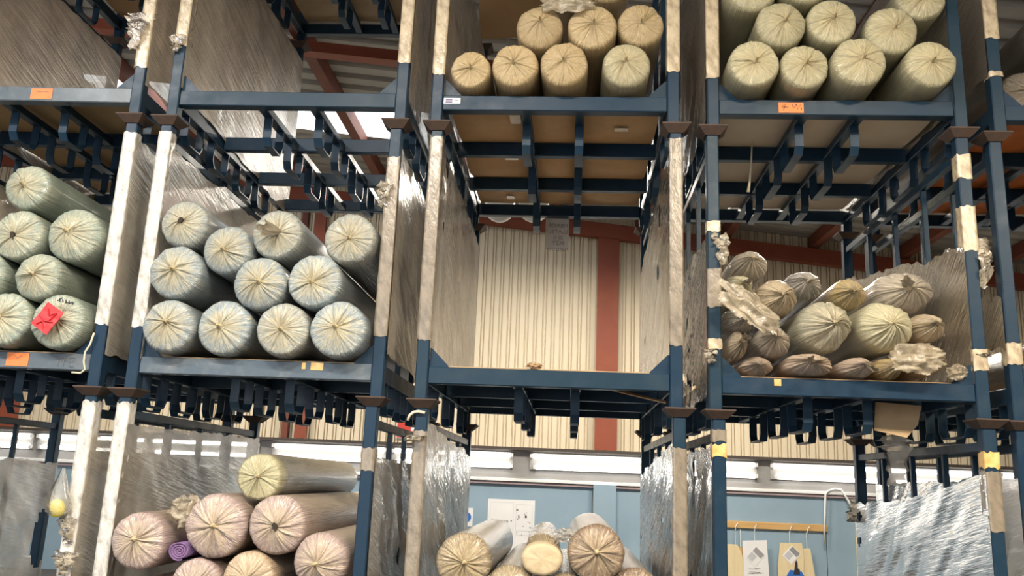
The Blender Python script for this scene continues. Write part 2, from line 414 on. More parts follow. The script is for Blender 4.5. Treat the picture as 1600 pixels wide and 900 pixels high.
# fluorescent twin strip lights along the rear wall
tube_bmx = None
def strip_light(px0, px1, label, dlow=0):
    yy = YW-.16
    a = at(px0, 712+ (px0-800)*.042, yy); b = at(px1, 712+(px1-800)*.042, yy)
    L = b.x-a.x
    zt = z-.085; zb_ = z-.265
    t = empty('strip_light', (a.x, yy, zb_), label, 'light', 'fluorescent strip lights along the rear wall')
    bm = bmesh.new(); box(bm, 0, L, .03, .06, -.04, .23, bev=.004); mesh_obj('reflector', bm, M['reflector'], t)
    for dz, off in ((zt-zb_, 0), (0, .06)):
        bm = tube_bm([(.05+off, -.0, dz), (L-.05, -.0, dz)], .028, 12); mesh_obj('tube', bm, M['tube'], t, smooth=True)
        for xx in (0+off, L-.05): mesh_obj('lamp_holder', boxbm(xx, xx+.05, -.025, .03, dz-.03, dz+.03), M['white'], t)
    return t
spans = [(-120, 52, 'far left'), (58, 230, 'left of the silver film'), (236, 405, 'behind the silver film'), (425, 605, 'above the grey shiny roll'),
         (612, 802, 'behind the second post pair'), (828, 1008, 'right of the red column, long and bright'), (1014, 1184, 'behind the silver wrapped posts'),
         (1204, 1382, 'above the hanging templates'), (1388, 1556, 'behind the torn film on the right'), (1562, 1730, 'rightmost')]
lbl = ['lit fluorescent strip light at the far left end of the rear wall row',
 'lit fluorescent strip light behind the leftmost lower post',
 'lit fluorescent strip light behind the silvery film wall at lower left',
 'lit fluorescent strip light above the shiny grey-wrapped roll',
 'lit fluorescent strip light crossing behind the two posts left of the blue safety sign',
 'bright fluorescent strip light just under the tall red column',
 'lit fluorescent strip light behind the two silver film posts right of the red column',
 'lit fluorescent strip light above the wooden rail with hanging templates',
 'lit fluorescent strip light seen through torn film at lower right',
 'lit fluorescent strip light at the far right end of the row']
for (a, b, _), l in zip(spans, lbl): strip_light(a, b, l)

# ------------------------------------------------------------------ stillages (steel post pallets)
W, D, PW, H = 1.564, 2.25, .074, 1.7415
ZB = {1: .72, 2: 2.2915, 3: 4.033, 4: 5.7745}
ZT = {1: ZB[2], 2: ZB[3], 3: ZB[4], 4: ZB[4]+.62}
BH = .10
XLF = dict(A=-4.2736, B=-2.5641, C=-.8146, D=.9104, E=2.6354)
YFR = dict(A=-.02, B=0, C=0, D=-.012, E=0)
YAWC = dict(A=0, B=-.0107, C=-.0235, D=-.0249, E=-.022)
DX = {('B',3): .018, ('C',3): -.015, ('D',2): -.008, ('B',1): -.019, ('C',1): .016, ('D',1): .009, ('E',3): .02, ('E',2): -.022, ('E', 1): -.02, ('B', 4): .03, ('A', 4): .0}
LOOPS = {'A': ((.09,.20),(.28,.40),(.50,.62),(.68,.80)), 'B': ((.09,.20),(.28,.40),(.50,.62),(.68,.80)),
         'C': ((.11,.24),(.46,.58),(.82,.94)), 'D': ((.08,.25),(.33,.50),(.60,.77)), 'E': ((.08,.25),(.33,.50),(.60,.77))}
shared = {}
def sh(key, fn, mat, smooth=False):
    if key not in shared:
        bm = fn(); me = bpy.data.meshes.new(key if isinstance(key, str) else str(key[0])); bm.normal_update(); bm.to_mesh(me); bm.free()
        me.materials.append(mat)
        if smooth:
            for p in me.polygons: p.use_smooth = True
        shared[key] = me
    return shared[key]
def loop_bm(w):
    t = .009; d = .185; pts = [(0,.02), (0,-d+.05), (.035,-d), (w-.035,-d), (w,-d+.05), (w,.02)]
    inn = [(t,.02), (t,-d+.055), (.04,-d+t), (w-.04,-d+t), (w-t,-d+.055), (w-t,.02)]
    bm = bmesh.new(); xx = (-.0275, .0275)
    O = [[bm.verts.new((x, p[0], p[1])) for p in pts] for x in xx]; I = [[bm.verts.new((x, p[0], p[1])) for p in inn] for x in xx]
    for i in range(5):
        bm.faces.new((O[0][i], O[0][i+1], O[1][i+1], O[1][i])); bm.faces.new((I[0][i+1], I[0][i], I[1][i], I[1][i+1]))
        bm.faces.new((O[0][i+1], O[0][i], I[0][i], I[0][i+1])); bm.faces.new((O[1][i], O[1][i+1], I[1][i+1], I[1][i]))
    for e in (0, 5): bm.faces.new((O[0][e], O[1][e], I[1][e], I[0][e]))
    bmesh.ops.recalc_face_normals(bm, faces=bm.faces); return bm
def cup_bm():
    bm = bmesh.new()
    def ring(h, z): return [bm.verts.new((sx*h, sy*h, z)) for sx, sy in ((-1,-1),(1,-1),(1,1),(-1,1))]
    r = [ring(.045, -.042), ring(.088, .002), ring(.088, .010), ring(.081, .010), ring(.039, -.036)]
    for a, b in zip(r, r[1:]+r[:1]):
        for i in range(4): bm.faces.new((a[i], a[(i+1) % 4], b[(i+1) % 4], b[i]))
    bmesh.ops.recalc_face_normals(bm, faces=bm.faces); return bm
def gusset_bm(s):
    q = .115
    return prism([(0, 0), (s*q, 0), (s*q, .012), (s*.012, q), (0, q)], 'y', .03, .042)

def sleeve_bm(z0, z1, seed, rag=.008, amp=.0016):
    """crumpled film bound round a post (local origin at the post's centre)"""
    rr = random.Random(seed); bm = bmesh.new(); nz = max(6, int((z1-z0)/.035)); h = PW/2+.003
    per = []
    k = 5
    for i in range(4*k):
        s, t = divmod(i, k); t = -1+2*t/k
        per.append([(t, -1), (1, t), (-t, 1), (-1, -t)][s])
    rows = []
    for j in range(nz+1):
        row = []
        for i, (a, b) in enumerate(per):
            z = z0+(z1-z0)*j/nz
            if j in (0, nz): z += rr.uniform(-rag, rag)
            q = noise.noise(Vector((a*3+seed, b*3, z*9))) + .6*noise.noise(Vector((a*9, b*9+seed, z*30)))
            hh = h + amp*abs(q)*1.6
            row.append(bm.verts.new((a*hh, b*hh, z)))
        rows.append(row)
    m_ = len(per)
    for A, B in zip(rows, rows[1:]):
        for i in range(m_): bm.faces.new((A[i], A[(i+1) % m_], B[(i+1) % m_], B[i]))
    return bm

def film_bm(side, z, seed, sag=.02, rag=.03, holes=(), nu=56, nv=44, y0=.0, y1=None, amp=.012, pull=0, inner=False):
    """stretch film across one open side; z = (front bottom, front top, rear bottom, rear top), local to the stillage"""
    y1 = D if y1 is None else y1
    rr = random.Random(seed); bm = bmesh.new(); g_ = []
    x0 = (W+.012) if side == 'R' else -.012; sg = 1 if side == 'R' else -1
    if inner: x0 -= sg*(PW+.016); sag = 0; amp *= .55
    for i in range(nu+1):
        u = i/nu; row = []
        zb_ = z[0]+(z[2]-z[0])*u; zt_ = z[1]+(z[3]-z[1])*u
        eb = rag*noise.noise(Vector((u*7, seed, 0)))+rag*.6*noise.noise(Vector((u*23, seed, 3)))
        et = rag*noise.noise(Vector((u*6, seed, 9)))+rag*.6*noise.noise(Vector((u*25, seed, 13))) - pull*math.sin(math.pi*u)
        for j in range(nv+1):
            v = j/nv
            yy = y0+(y1-y0)*u
            zz = zb_+eb*(1-v)**3 + v*(zt_+et*v**3-zb_-eb*(1-v)**3)
            d = -sag*math.sin(math.pi*u)*(.6+.4*math.sin(math.pi*v))
            q = noise.noise(Vector((yy*5+zz*4, (yy-zz)*1.2+seed*3, 0)))
            q2 = noise.noise(Vector(((yy*.8+zz)*13, (yy-zz)*2, seed*1.7)))
            w = min(1, 6*u, 6*(1-u))
            d += amp*(q*1.2+q2*.6)*w
            if u in (0, 1): yy += 0
            row.append(bm.verts.new((x0+sg*(min(max(d, -.012), .05) if inner else min(max(d, -.05), .035)), yy, zz)))
        g_.append(row)
    for i in range(nu):
        for j in range(nv):
            u, v = (i+.5)/nu, (j+.5)/nv
            skip = False
            for (hu, hv, a, b, ang) in holes:
                du, dv = u-hu, v-hv
                p = du*math.cos(ang)+dv*math.sin(ang); q = -du*math.sin(ang)+dv*math.cos(ang)
                if (p/a)**2+(q/b)**2 < 1: skip = True
            if not skip: bm.faces.new((g_[i][j], g_[i+1][j], g_[i+1][j+1], g_[i][j+1]))
    lo = [v for v in bm.verts if not v.link_faces]
    for v in lo: bm.verts.remove(v)
    return bm

ST = {}
def stillage(c, t, label):
    zb, zt = ZB[t], ZT[t]
    x = XLF[c]+DX.get((c, t), 0)
    root = empty('post_pallet', (x, YFR[c], zb), label, 'post pallet', 'stacked blue steel post pallets', YAWC[c])
    S = M['steel']; foot = -zb if t == 1 else -.10; top = zt-zb-.105
    h = PW/2
    for px_, py_ in ((h, h), (W-h, h), (h, D-h), (W-h, D-h)):
        link_mesh('post', sh(('post', foot, round(top, 3)), lambda: boxbm(-h, h, -h, h, foot, top, bev=.006), S), root, (px_, py_, 0))
        link_mesh('post_cup', sh('post_cup', cup_bm, M['rust']), root, (px_, py_, top))
    fb = sh('front_beam', lambda: boxbm(PW, W-PW, 0, .075, 0, BH, bev=.005), S)
    fbp = sh('front_beam_pale', lambda: boxbm(PW, W-PW, 0, .075, 0, BH, bev=.005), M['steel_pale'])
    link_mesh('front_beam', fbp if (c, t) in (('A', 2), ('B', 2), ('A', 3)) else fb, root, (0, .012, 0)); link_mesh('rear_beam', fb, root, (0, D-.087, 0))
    cb = sh('cross_beam', lambda: boxbm(.07, W-.07, -.03, .03, 0, BH, bev=.004), S)
    for q in (.355, .675): link_mesh('cross_beam', cb, root, (0, D*q, 0))
    sb = sh('side_beam', lambda: boxbm(-.03, .03, PW, D-PW, 0, BH, bev=.004), S)
    for xx in (PW/2, W-PW/2): link_mesh('side_beam', sb, root, (xx, 0, 0))
    rb = sh('runner', lambda: boxbm(-.03, .03, .08, D-.08, .004, .055, bev=.004), S)
    for q in (.385, .605): link_mesh('runner', rb, root, (W*q, 0, 0))
    for q in (PW/2/W, .385, .605, 1-PW/2/W):
        for a, b in LOOPS[c]:
            link_mesh('fork_loop', sh(('fork_loop', round(b-a, 3)), lambda: loop_bm((b-a)*D), S), root, (W*q, a*D, 0))
    for xx, s in ((PW, 1), (W-PW, -1)):
        link_mesh('gusset', sh(('gusset', s), lambda: gusset_bm(s), S), root, (xx, 0, BH-.002))
    rz = zt-zb-.27
    if t < 4:
        tr = sh('top_rail', lambda: boxbm(-.022, .022, PW, D-PW, 0, .05, bev=.003), S)
        for xx in (PW/2, W-PW/2):
            link_mesh('top_rail', tr, root, (xx, 0, rz))
            for q in (.27, .5, .74):
                link_mesh('baluster', sh(('baluster', round(rz, 3)), lambda: boxbm(-.016, .016, -.016, .016, BH, rz, bev=.002), S), root, (xx, D*q, 0))
    ST[c, t] = root
    return root
SLBL = {
 ('A',1): 'blue steel post pallet at lower left corner, hung with crumpled clear film',
 ('A',2): 'blue steel post pallet at left holding the sage green rolls',
 ('A',3): 'empty-looking post pallet at top left with brown film wall and orange label',
 ('A',4): 'post pallet base cut off by the top left corner of the photo',
 ('B',1): 'post pallet at lower left holding the mauve rolls beside a silvery film wall',
 ('B',2): 'post pallet holding the pale blue wrapped rolls',
 ('B',3): 'bare open post pallet above the pale blue rolls, roof visible through it',
 ('B',4): 'uppermost post pallet base, cut off by the top edge, over the bare pallet',
 ('C',1): 'post pallet at bottom centre with silver film sides and three wrapped rolls',
 ('C',2): 'empty post pallet in the middle with the red column seen through it',
 ('C',3): 'post pallet at top centre holding the tan rolls',
 ('D',1): 'post pallet at lower right with torn clear film, hanging templates behind',
 ('D',2): 'post pallet holding the jumble of bagged rolls under torn tan film',
 ('D',3): 'post pallet at top right holding the pale celadon rolls',
 ('E',1): 'post pallet at the lower right edge, film covered',
 ('E',2): 'post pallet at the right edge of the middle tier with dark torn film',
 ('E',3): 'post pallet at the top right corner holding dark shaded rolls'}
for (c, t), l in SLBL.items(): stillage(c, t, l)

def zl(c, t, px, py, Y=0):
    """pixel height on a post -> local z of that stillage"""
    return at(px, py, Y+YFR[c]).z - ZB[t]
def wrap(c, t, post, py0, py1, px, mat, seed):
    z1, z0 = zl(c, t, px, py0), zl(c, t, px, py1)
    hi = ZT[t]-ZB[t]-.18
    z1 = min(z1, hi)
    xx = {'L': PW/2, 'R': W-PW/2}[post]
    o = mesh_obj('post_wrap', sleeve_bm(z0, z1, seed), M[mat], ST[c, t], smooth=True, loc=(xx, PW/2, 0))
    return o
for a in [('A',2,'R',205,508,180,'wrap_white'), ('B',2,'L',205,600-88,240,'wrap_white'), ('A',3,'R',-60,105,225,'wrap_cream'), ('B',3,'L',-60,72,285,'wrap_cream'),
          ('B',3,'R',-60,100,632,'wrap_cream'), ('C',3,'L',-60,116,690,'wrap_cream'), ('C',3,'R',-60,117,1052,'wrap_cream'), ('D',3,'L',-60,122,1110,'wrap_cream'),
          ('B',2,'R',246,527,605,'wrap_brown'), ('C',2,'L',214,532,668,'wrap_brown'), ('C',2,'R',214,542,1055,'wrap_brown'),
          ('D',2,'L',345,362,1115,'wrap_cream'), ('D',2,'L',420,480,1116,'wrap_brown'), ('D',2,'L',530,545,1118,'wrap_cream'),
          ('D',2,'R',245,282,1510,'wrap_cream'), ('D',2,'R',325,395,1520,'wrap_cream'), ('D',2,'R',548,580,1532,'wrap_cream'),
          ('A',1,'R',625,905,120,'wrap_white'), ('B',1,'L',625,925,180,'wrap_white'), ('B',1,'R',700,735,578,'wrap_brown'),
          ('C',1,'L',672,930,648,'wrap_brown'), ('C',1,'R',700,930,1062,'wrap_brown'), ('D',1,'L',694,714,1122,'tape_gold'), ('D',1,'L',672,690,1122,'wrap_brown'),
          ('D',1,'R',708,732,1552,'tape_gold'), ('D',1,'R',736,830,1555,'wrap_brown'), ('E',3,'L',-60,60,1555,'wrap_cream'), ('E',3,'L',112,120,1566,'wrap_cream'), ('E',2,'L',535,570,1588,'wrap_cream')]:
    wrap(*a, seed=hash(a[:4]) % 97 if False else int(a[5])+int(a[3]))

FT = H-.26
def film(c, t, side, z, mat, seed, **k):
    return mesh_obj('side_film', film_bm(side, z, seed, **k), M[mat], ST[c, t], smooth=True)
def zp(c, t, pf, pr):
    """local heights of a film's top edge from where it meets the front and the rear post"""
    return at(*pf, YFR[c]).z-ZB[t], at(*pr, D+YFR[c]).z-ZB[t]
film('A',3,'R', (.12, FT, .12, FT), 'film_brown', 1, holes=((.55,.32,.012,.10,.0),))
film('A',3,'L', (.02, FT, .02, FT), 'film_brown', 2, inner=True, holes=((.50,.28,.010,.17,0), (.74,.05,.012,.06,0), (.83,.14,.09,.012,-.75), (.93,.52,.06,.014,-.75)))
film('A',2,'R', (.10, FT, .10, FT-.1), 'film_grey', 3)
film('A',2,'L', (.10, FT, .10, FT), 'film_brown', 4, inner=True)
film('B',3,'L', (.12, FT+.02, -.03, FT+.0), 'film_brown', 5, inner=True)
film('B',3,'R', (.06, FT, .06, FT), 'film_brown', 6)
film('B',2,'L', (.08, FT-.03, .08, FT-.02), 'film_grey', 7, inner=True)
film('B',2,'R', (.16, FT-.02, .16, FT), 'film_brown', 8, sag=.03)
film('C',3,'L', (.10, FT, .10, FT), 'film_brown', 9, inner=True)
film('C',3,'R', (.10, FT, .10, FT), 'film_brown', 10)
film('C',2,'L', (.14, FT+.02, .02, FT-.02), 'film_shine', 11, inner=True, holes=((.1,.66,.012,.03,0), (.5,.61,.02,.045,0), (.1,.97,.03,.06,0)))
film('C',2,'R', (.14, FT+.02, .02, FT-.25), 'film_shine', 12, inner=True, holes=((.3,.58,.06,.030,.9), (.25,.86,.014,.07,0), (.75,.42,.06,.008,.9)))
film('D',3,'L', (-.05, FT+.05, .0, FT), 'film_brown', 13, amp=.03)
film('D',3,'R', (.05, FT, .05, FT), 'film_brown', 14, inner=True, holes=((.12,.17,.10,.05,.2),))
f_, r_ = zp('D',2,(1112,372),(1066,470))
film('D',2,'L', (-.02, f_, -.05, r_), 'film_shine', 15, holes=((.4,.50,.02,.012,0), (.42,.42,.02,.016,0), (.45,.22,.25,.02,.5)), amp=.02)
f_, r_ = zp('D',2,(1535,392),(1345,444))
film('D',2,'R', (.10, f_, .10, r_), 'film_tan', 16, inner=True, holes=((.60,.62,.02,.10,0),), amp=.02, rag=.05)
f_, r_ = zp('D',1,(1545,742),(1345,786))
film('D',1,'R', (-.1, f_, -.1, r_), 'film_clear', 17, inner=True, rag=.05, amp=.03, pull=.05, holes=((.96,.90,.03,.03,.3), (.97,.72,.03,.03,.5)))
film('D',1,'L', (-.1, 1.28, -.1, 1.23), 'film_shine', 18, amp=.025, holes=((.3,.92,.02,.05,0),))
f_, r_ = zp('C',1,(1050,690),(1000,745))
film('C',1,'R', (-.1, f_, -.1, r_), 'film_shine', 19, inner=True, amp=.03, holes=((.22,.70,.05,.014,.0), (.97,.6,.02,.03,0), (.97,.45,.02,.03,0)))
f_, r_ = zp('C',1,(665,662),(720,712))
film('C',1,'L', (-.1, f_, -.1, r_), 'film_shine', 20, inner=True, amp=.03, holes=((.96,.5,.03,.03,0),))
f_, r_ = zp('B',1,(195,662),(408,686))
film('B',1,'L', (-.1, f_, -.1, r_), 'film_clear', 21, inner=True, amp=.014)
f_, r_ = zp('B',1,(590,716),(650,724))
film('B',1,'R', (-.1, f_, -.1, r_), 'film_grey', 22, amp=.03)
f_, r_ = zp('A',1,(125,680),(290,735))
film('A',1,'R', (-.1, f_, -.1, r_), 'film_grey', 23, amp=.02)
f_, r_ = zp('A',1,(-230,700),(92,722))
film('A',1,'L', (-.1, f_, -.1, r_), 'film_clear', 24, inner=True, amp=.05, rag=.06, holes=((.96,.45,.05,.2,0),))
film('E',1,'L', (-.1, 1.16, -.1, 1.13), 'film_clear', 25, amp=.02)
film('E',2,'L', (.30, .62, .25, .60), 'film_tan', 26, amp=.02, rag=.10)
film('E',3,'L', (.30, FT, .25, FT), 'film_brown', 27, amp=.02)

def tatter(c, t, pts, seed, mat='film_tan', w=.05, name='torn_film'):
    """ragged strip of film hanging from a post; pts are world points"""
    rr = random.Random(seed); bm = bmesh.new(); rows = []
    P = [Vector(p) for p in pts]
    for k in range(15):
        u = k/14*(len(P)-1); i = min(int(u), len(P)-2); p = P[i].lerp(P[i+1], u-i)
        ww = w*(1-.6*k/14)*(.7+.6*rr.random())
        rows.append([bm.verts.new(p+Vector((s*ww+rr.uniform(-.008,.008), rr.uniform(-.025,.025), rr.uniform(-.01,.01)))) for s in (-1,-.5,0,.5,1)])
    for a, b in zip(rows, rows[1:]):
        for i in range(4): bm.faces.new((a[i], a[i+1], b[i+1], b[i]))
    o = mesh_obj(name, bm, M[mat], None, smooth=True)
    o.parent = ST[c, t]; o.matrix_parent_inverse = (Matrix.Translation(ST[c,t].location) @ Matrix.Rotation(YAWC[c], 4, 'Z')).inverted()
    return o
tatter('D', 2, [at(1530,372,-.02), at(1536,395,-.05), at(1540,420,-.06), at(1536,450,-.04)], 1, w=.06)
tatter('D', 2, [at(1530,385,-.02), at(1545,405,-.08), at(1546,420,-.09)], 2, w=.03)
tatter('D', 2, [at(1524,560,-.02), at(1532,553,-.05), at(1548,556,-.07)], 3, w=.03)
tatter('D', 2, [at(1124,365,-.02), at(1130,390,-.05), at(1131,412,-.04)], 4, w=.05)
tatter('D', 2, [at(1110,545,-.02), at(1108,555,-.05), at(1113,568,-.03)], 5, w=.05)
tatter('A', 3, [at(222,20,-.02), at(212,45,-.06), at(208,78,-.03)], 6, 'film_brown', w=.09)
tatter('B', 3, [at(280,55,-.02), at(276,68,-.04), at(272,80,-.02)], 7, 'film_tan', w=.05)
tatter('B', 2, [at(604,285,-.02), at(598,305,-.05), at(597,322,-.03)], 8, 'film_tan', w=.05)
tatter('D', 1, [at(1345,782,D), at(1338,800,D-.05), at(1330,815,D-.1)], 9, 'film_tan', w=.1)
tatter('A', 1, [at(107,805,-.02), at(103,825,-.05), at(106,850,-.03)], 10, 'film_tan', w=.06)
tatter('A', 1, [at(104,860,-.02), at(100,880,-.05), at(97,905,-.03)], 11, 'film_tan', w=.07)
tatter('D', 1, [at(1395,680,.9), at(1400,700,.9), at(1402,760,.95)], 12, 'film_clear', w=.12)
tatter('C', 1, [at(652,680,-.02), at(645,688,-.05), at(640,684,-.06)], 13, 'film_tan', w=.07)

# stickers and marks on the front beams (parts of their pallet)
def beam_sticker(c, t, px0, px1, mat, h=.075, text=None, extra=None, name='label_sticker', dz=.012):
    root = ST[c, t]; Y = YFR[c]
    a, b = at(px0, 160, Y), at(px1, 160, Y)
    if t == 2: a, b = at(px0, 580, Y), at(px1, 580, Y)
    x0, x1 = a.x-root.location.x, b.x-root.location.x
    o = mesh_obj(name, boxbm(x0, x1, .0085, .0115, dz, dz+h, bev=.0006), M[mat], root)
    return o, x0, x1
def strokes(parent, segs, mat, y, r=.0018, name='handwriting'):
    bm = bmesh.new()
    for s in segs:
        t_ = tube_bm([(p[0], y, p[1]) for p in s], r, 5)
        me = bpy.data.meshes.new('t'); t_.to_mesh(me); t_.free(); bm.from_mesh(me); bpy.data.meshes.remove(me)
    return mesh_obj(name, bm, mat, parent)
o, a, b = beam_sticker('A',3,44,78,'labelorange'); strokes(o, [[(a+.04,.06),(a+.09,.065),(a+.12,.06)]], M['fadedink'], .008)
o, a, b = beam_sticker('D',3,1216,1255,'labelorange', h=.07)
strokes(o, [[(a+.02,.055),(a+.045,.07),(a+.03,.03)], [(a+.02,.05),(a+.06,.05)], [(a+.085,.07),(a+.09,.04),(a+.11,.07)], [(a+.11,.07),(a+.115,.035),(a+.135,.07),(a+.14,.03)]], M['ink'], .008)
o, a, b = beam_sticker('A',2,5,40,'labelorange', h=.082)
strokes(o, [[(a+.05,.075),(a+.07,.06),(a+.09,.075)]], M['fadedink'], .008)
o, a, b = beam_sticker('C',3,693,719,'paper', h=.04, dz=.04)
mesh_obj('print_block', boxbm(a+.012, a+.055, .007, .009, .048, .071, bev=0), M['purple'], o)
mesh_obj('print_line', boxbm(a+.066, b-.014, .007, .009, .064, .068, bev=0), M['fadedink'], o)
mesh_obj('print_line', boxbm(a+.012, a+.055, .0064, .0086, .056, .062, bev=0), M['paper'], o)
strokes(ST['A',2], [[(1.29,.02),(1.29,.075)],[(1.325,.02),(1.325,.075)],[(1.29,.05),(1.325,.05)]], M['fadedink'], .0095, .0016)
strokes(ST['A',2], [[(1.39,.075),(1.36,.075),(1.36,.02),(1.39,.02)], [(1.36,.05),(1.385,.05)]], M['fadedink'], .0095, .0016)
o, a, b = beam_sticker('B',2,485,505,'tape_gold', h=.045, dz=.052, name='tape_scrap')
o, a, b = beam_sticker('B',2,471,477,'tape_gold', h=.04, dz=.055, name='tape_scrap')
o, a, b = beam_sticker('D',2,1209,1220,'tape_gold', h=.04, dz=.055, name='tape_scrap')

# ------------------------------------------------------------------ cardboard sheets lying on the decks
def sheet(c, t, label, x0=.10, x1=W-.10, y0=.046, y1=D-.13, sag=.05, seed=0, skew=0, mat='card', gp='cardboard sheets lining the pallets', lift=.0):
    bm = bmesh.new(); nx, ny = 34, 60; top = BH+.002
    bounds = [.05, .355*D, .675*D, D-.05]; hb = .052; rx = [.0, .385*W, .605*W, W]
    def zz(x, y):
        k = 0
        for a, b in zip(bounds, bounds[1:]):
            if a+hb <= y <= b-hb: k = math.sin(math.pi*(y-a-hb)/(b-a-2*hb))
        k = max(0, k)**.8
        i = [j for j in range(3) if rx[j] <= x <= rx[j+1]] or [0]
        a, b = rx[i[0]], rx[i[0]+1]
        kx = .35+.65*math.sin(math.pi*(x-a)/(b-a))
        s = sag*(.7+.5*noise.noise(Vector((x*1.3+seed, y*1.1, seed))))
        edge = max(0, (x-(x1-.35))/.35)*.0
        return top - k*kx*s + .0015
    G_ = [[(x0+(x1-x0)*i/nx, y0+(y1-y0)*j/ny) for j in range(ny+1)] for i in range(nx+1)]
    V = [[[bm.verts.new((x, y, zz(x, y)+d)) for (x, y) in row] for row in G_] for d in (0, .006)]
    for i in range(nx):
        for j in range(ny):
            bm.faces.new((V[1][i][j], V[1][i+1][j], V[1][i+1][j+1], V[1][i][j+1])); bm.faces.new((V[0][i][j], V[0][i][j+1], V[0][i+1][j+1], V[0][i+1][j]))
    for i in range(nx):
        for j in (0, ny): bm.faces.new((V[0][i][j], V[0][i+1][j], V[1][i+1][j], V[1][i][j]))
    for j in range(ny):
        for i in (0, nx): bm.faces.new((V[0][i][j], V[0][i][j+1], V[1][i][j+1], V[1][i][j]))
    bmesh.ops.recalc_face_normals(bm, faces=bm.faces)
    r = ST[c, t]
    o = mesh_obj('cardboard_sheet', bm, M[mat], None, smooth=False)
    o.location = r.location; o.rotation_euler = r.rotation_euler
    return tag(o, label, 'cardboard', gp)
CS3 = sheet('C',3, 'sagging brown cardboard sheet under the tan rolls', sag=.07, seed=1)
cs3 = ST['C',3]
for k, (px_, py_, w_, l_) in enumerate(((804,188,.07,.16), (795,250,.10,.05), (960,300,.14,.04), (968,207,.09,.05), (790,310,.06,.08))):
    p = at_z(px_, py_, ZB[3]+BH-.06)
    bm = bmesh.new(); box(bm, -w_/2, w_/2, -l_/2, l_/2, 0, .0015, bev=0)
    o = mesh_obj('packing_tape', bm, M['tape_clear'], CS3, loc=(p.x-CS3.location.x, p.y-CS3.location.y, BH-.055))
sheet('D',3, 'grey-brown cardboard sheet under the pale celadon rolls', sag=.035, seed=2, mat='card_grey')
sheet('A',3, 'cardboard sheet on the deck of the top left pallet with the orange label', sag=.03, seed=3)
sheet('A',4, 'cardboard sheet under the pallet cut off at the top left corner', sag=.03, seed=8)
sheet('A',2, 'cardboard sheet under the sage green rolls', sag=.04, seed=4)
sheet('B',2, 'cardboard sheet under the pale blue rolls', sag=.04, seed=5)
sheet('B',4, 'cardboard sheet on the uppermost pallet base at the top edge of the photo', sag=.03, seed=6)
sheet('C',2, 'bare cardboard sheet lining the empty middle pallet', sag=.05, seed=7)
sheet('D',2, 'cardboard sheet under the jumble of bagged rolls', sag=.04, seed=9)
sheet('E',3, 'orange-brown cardboard sheet under the dark rolls at the right edge', sag=.03, seed=10, mat='orange_card')
sheet('E',2, 'cardboard sheet in the dark pallet at the right edge', sag=.03, seed=11)
sheet('B',1, 'cardboard sheet under the mauve rolls', sag=.03, seed=12)
sheet('C',1, 'cardboard sheet under the three wrapped rolls at bottom centre', sag=.03, seed=13)

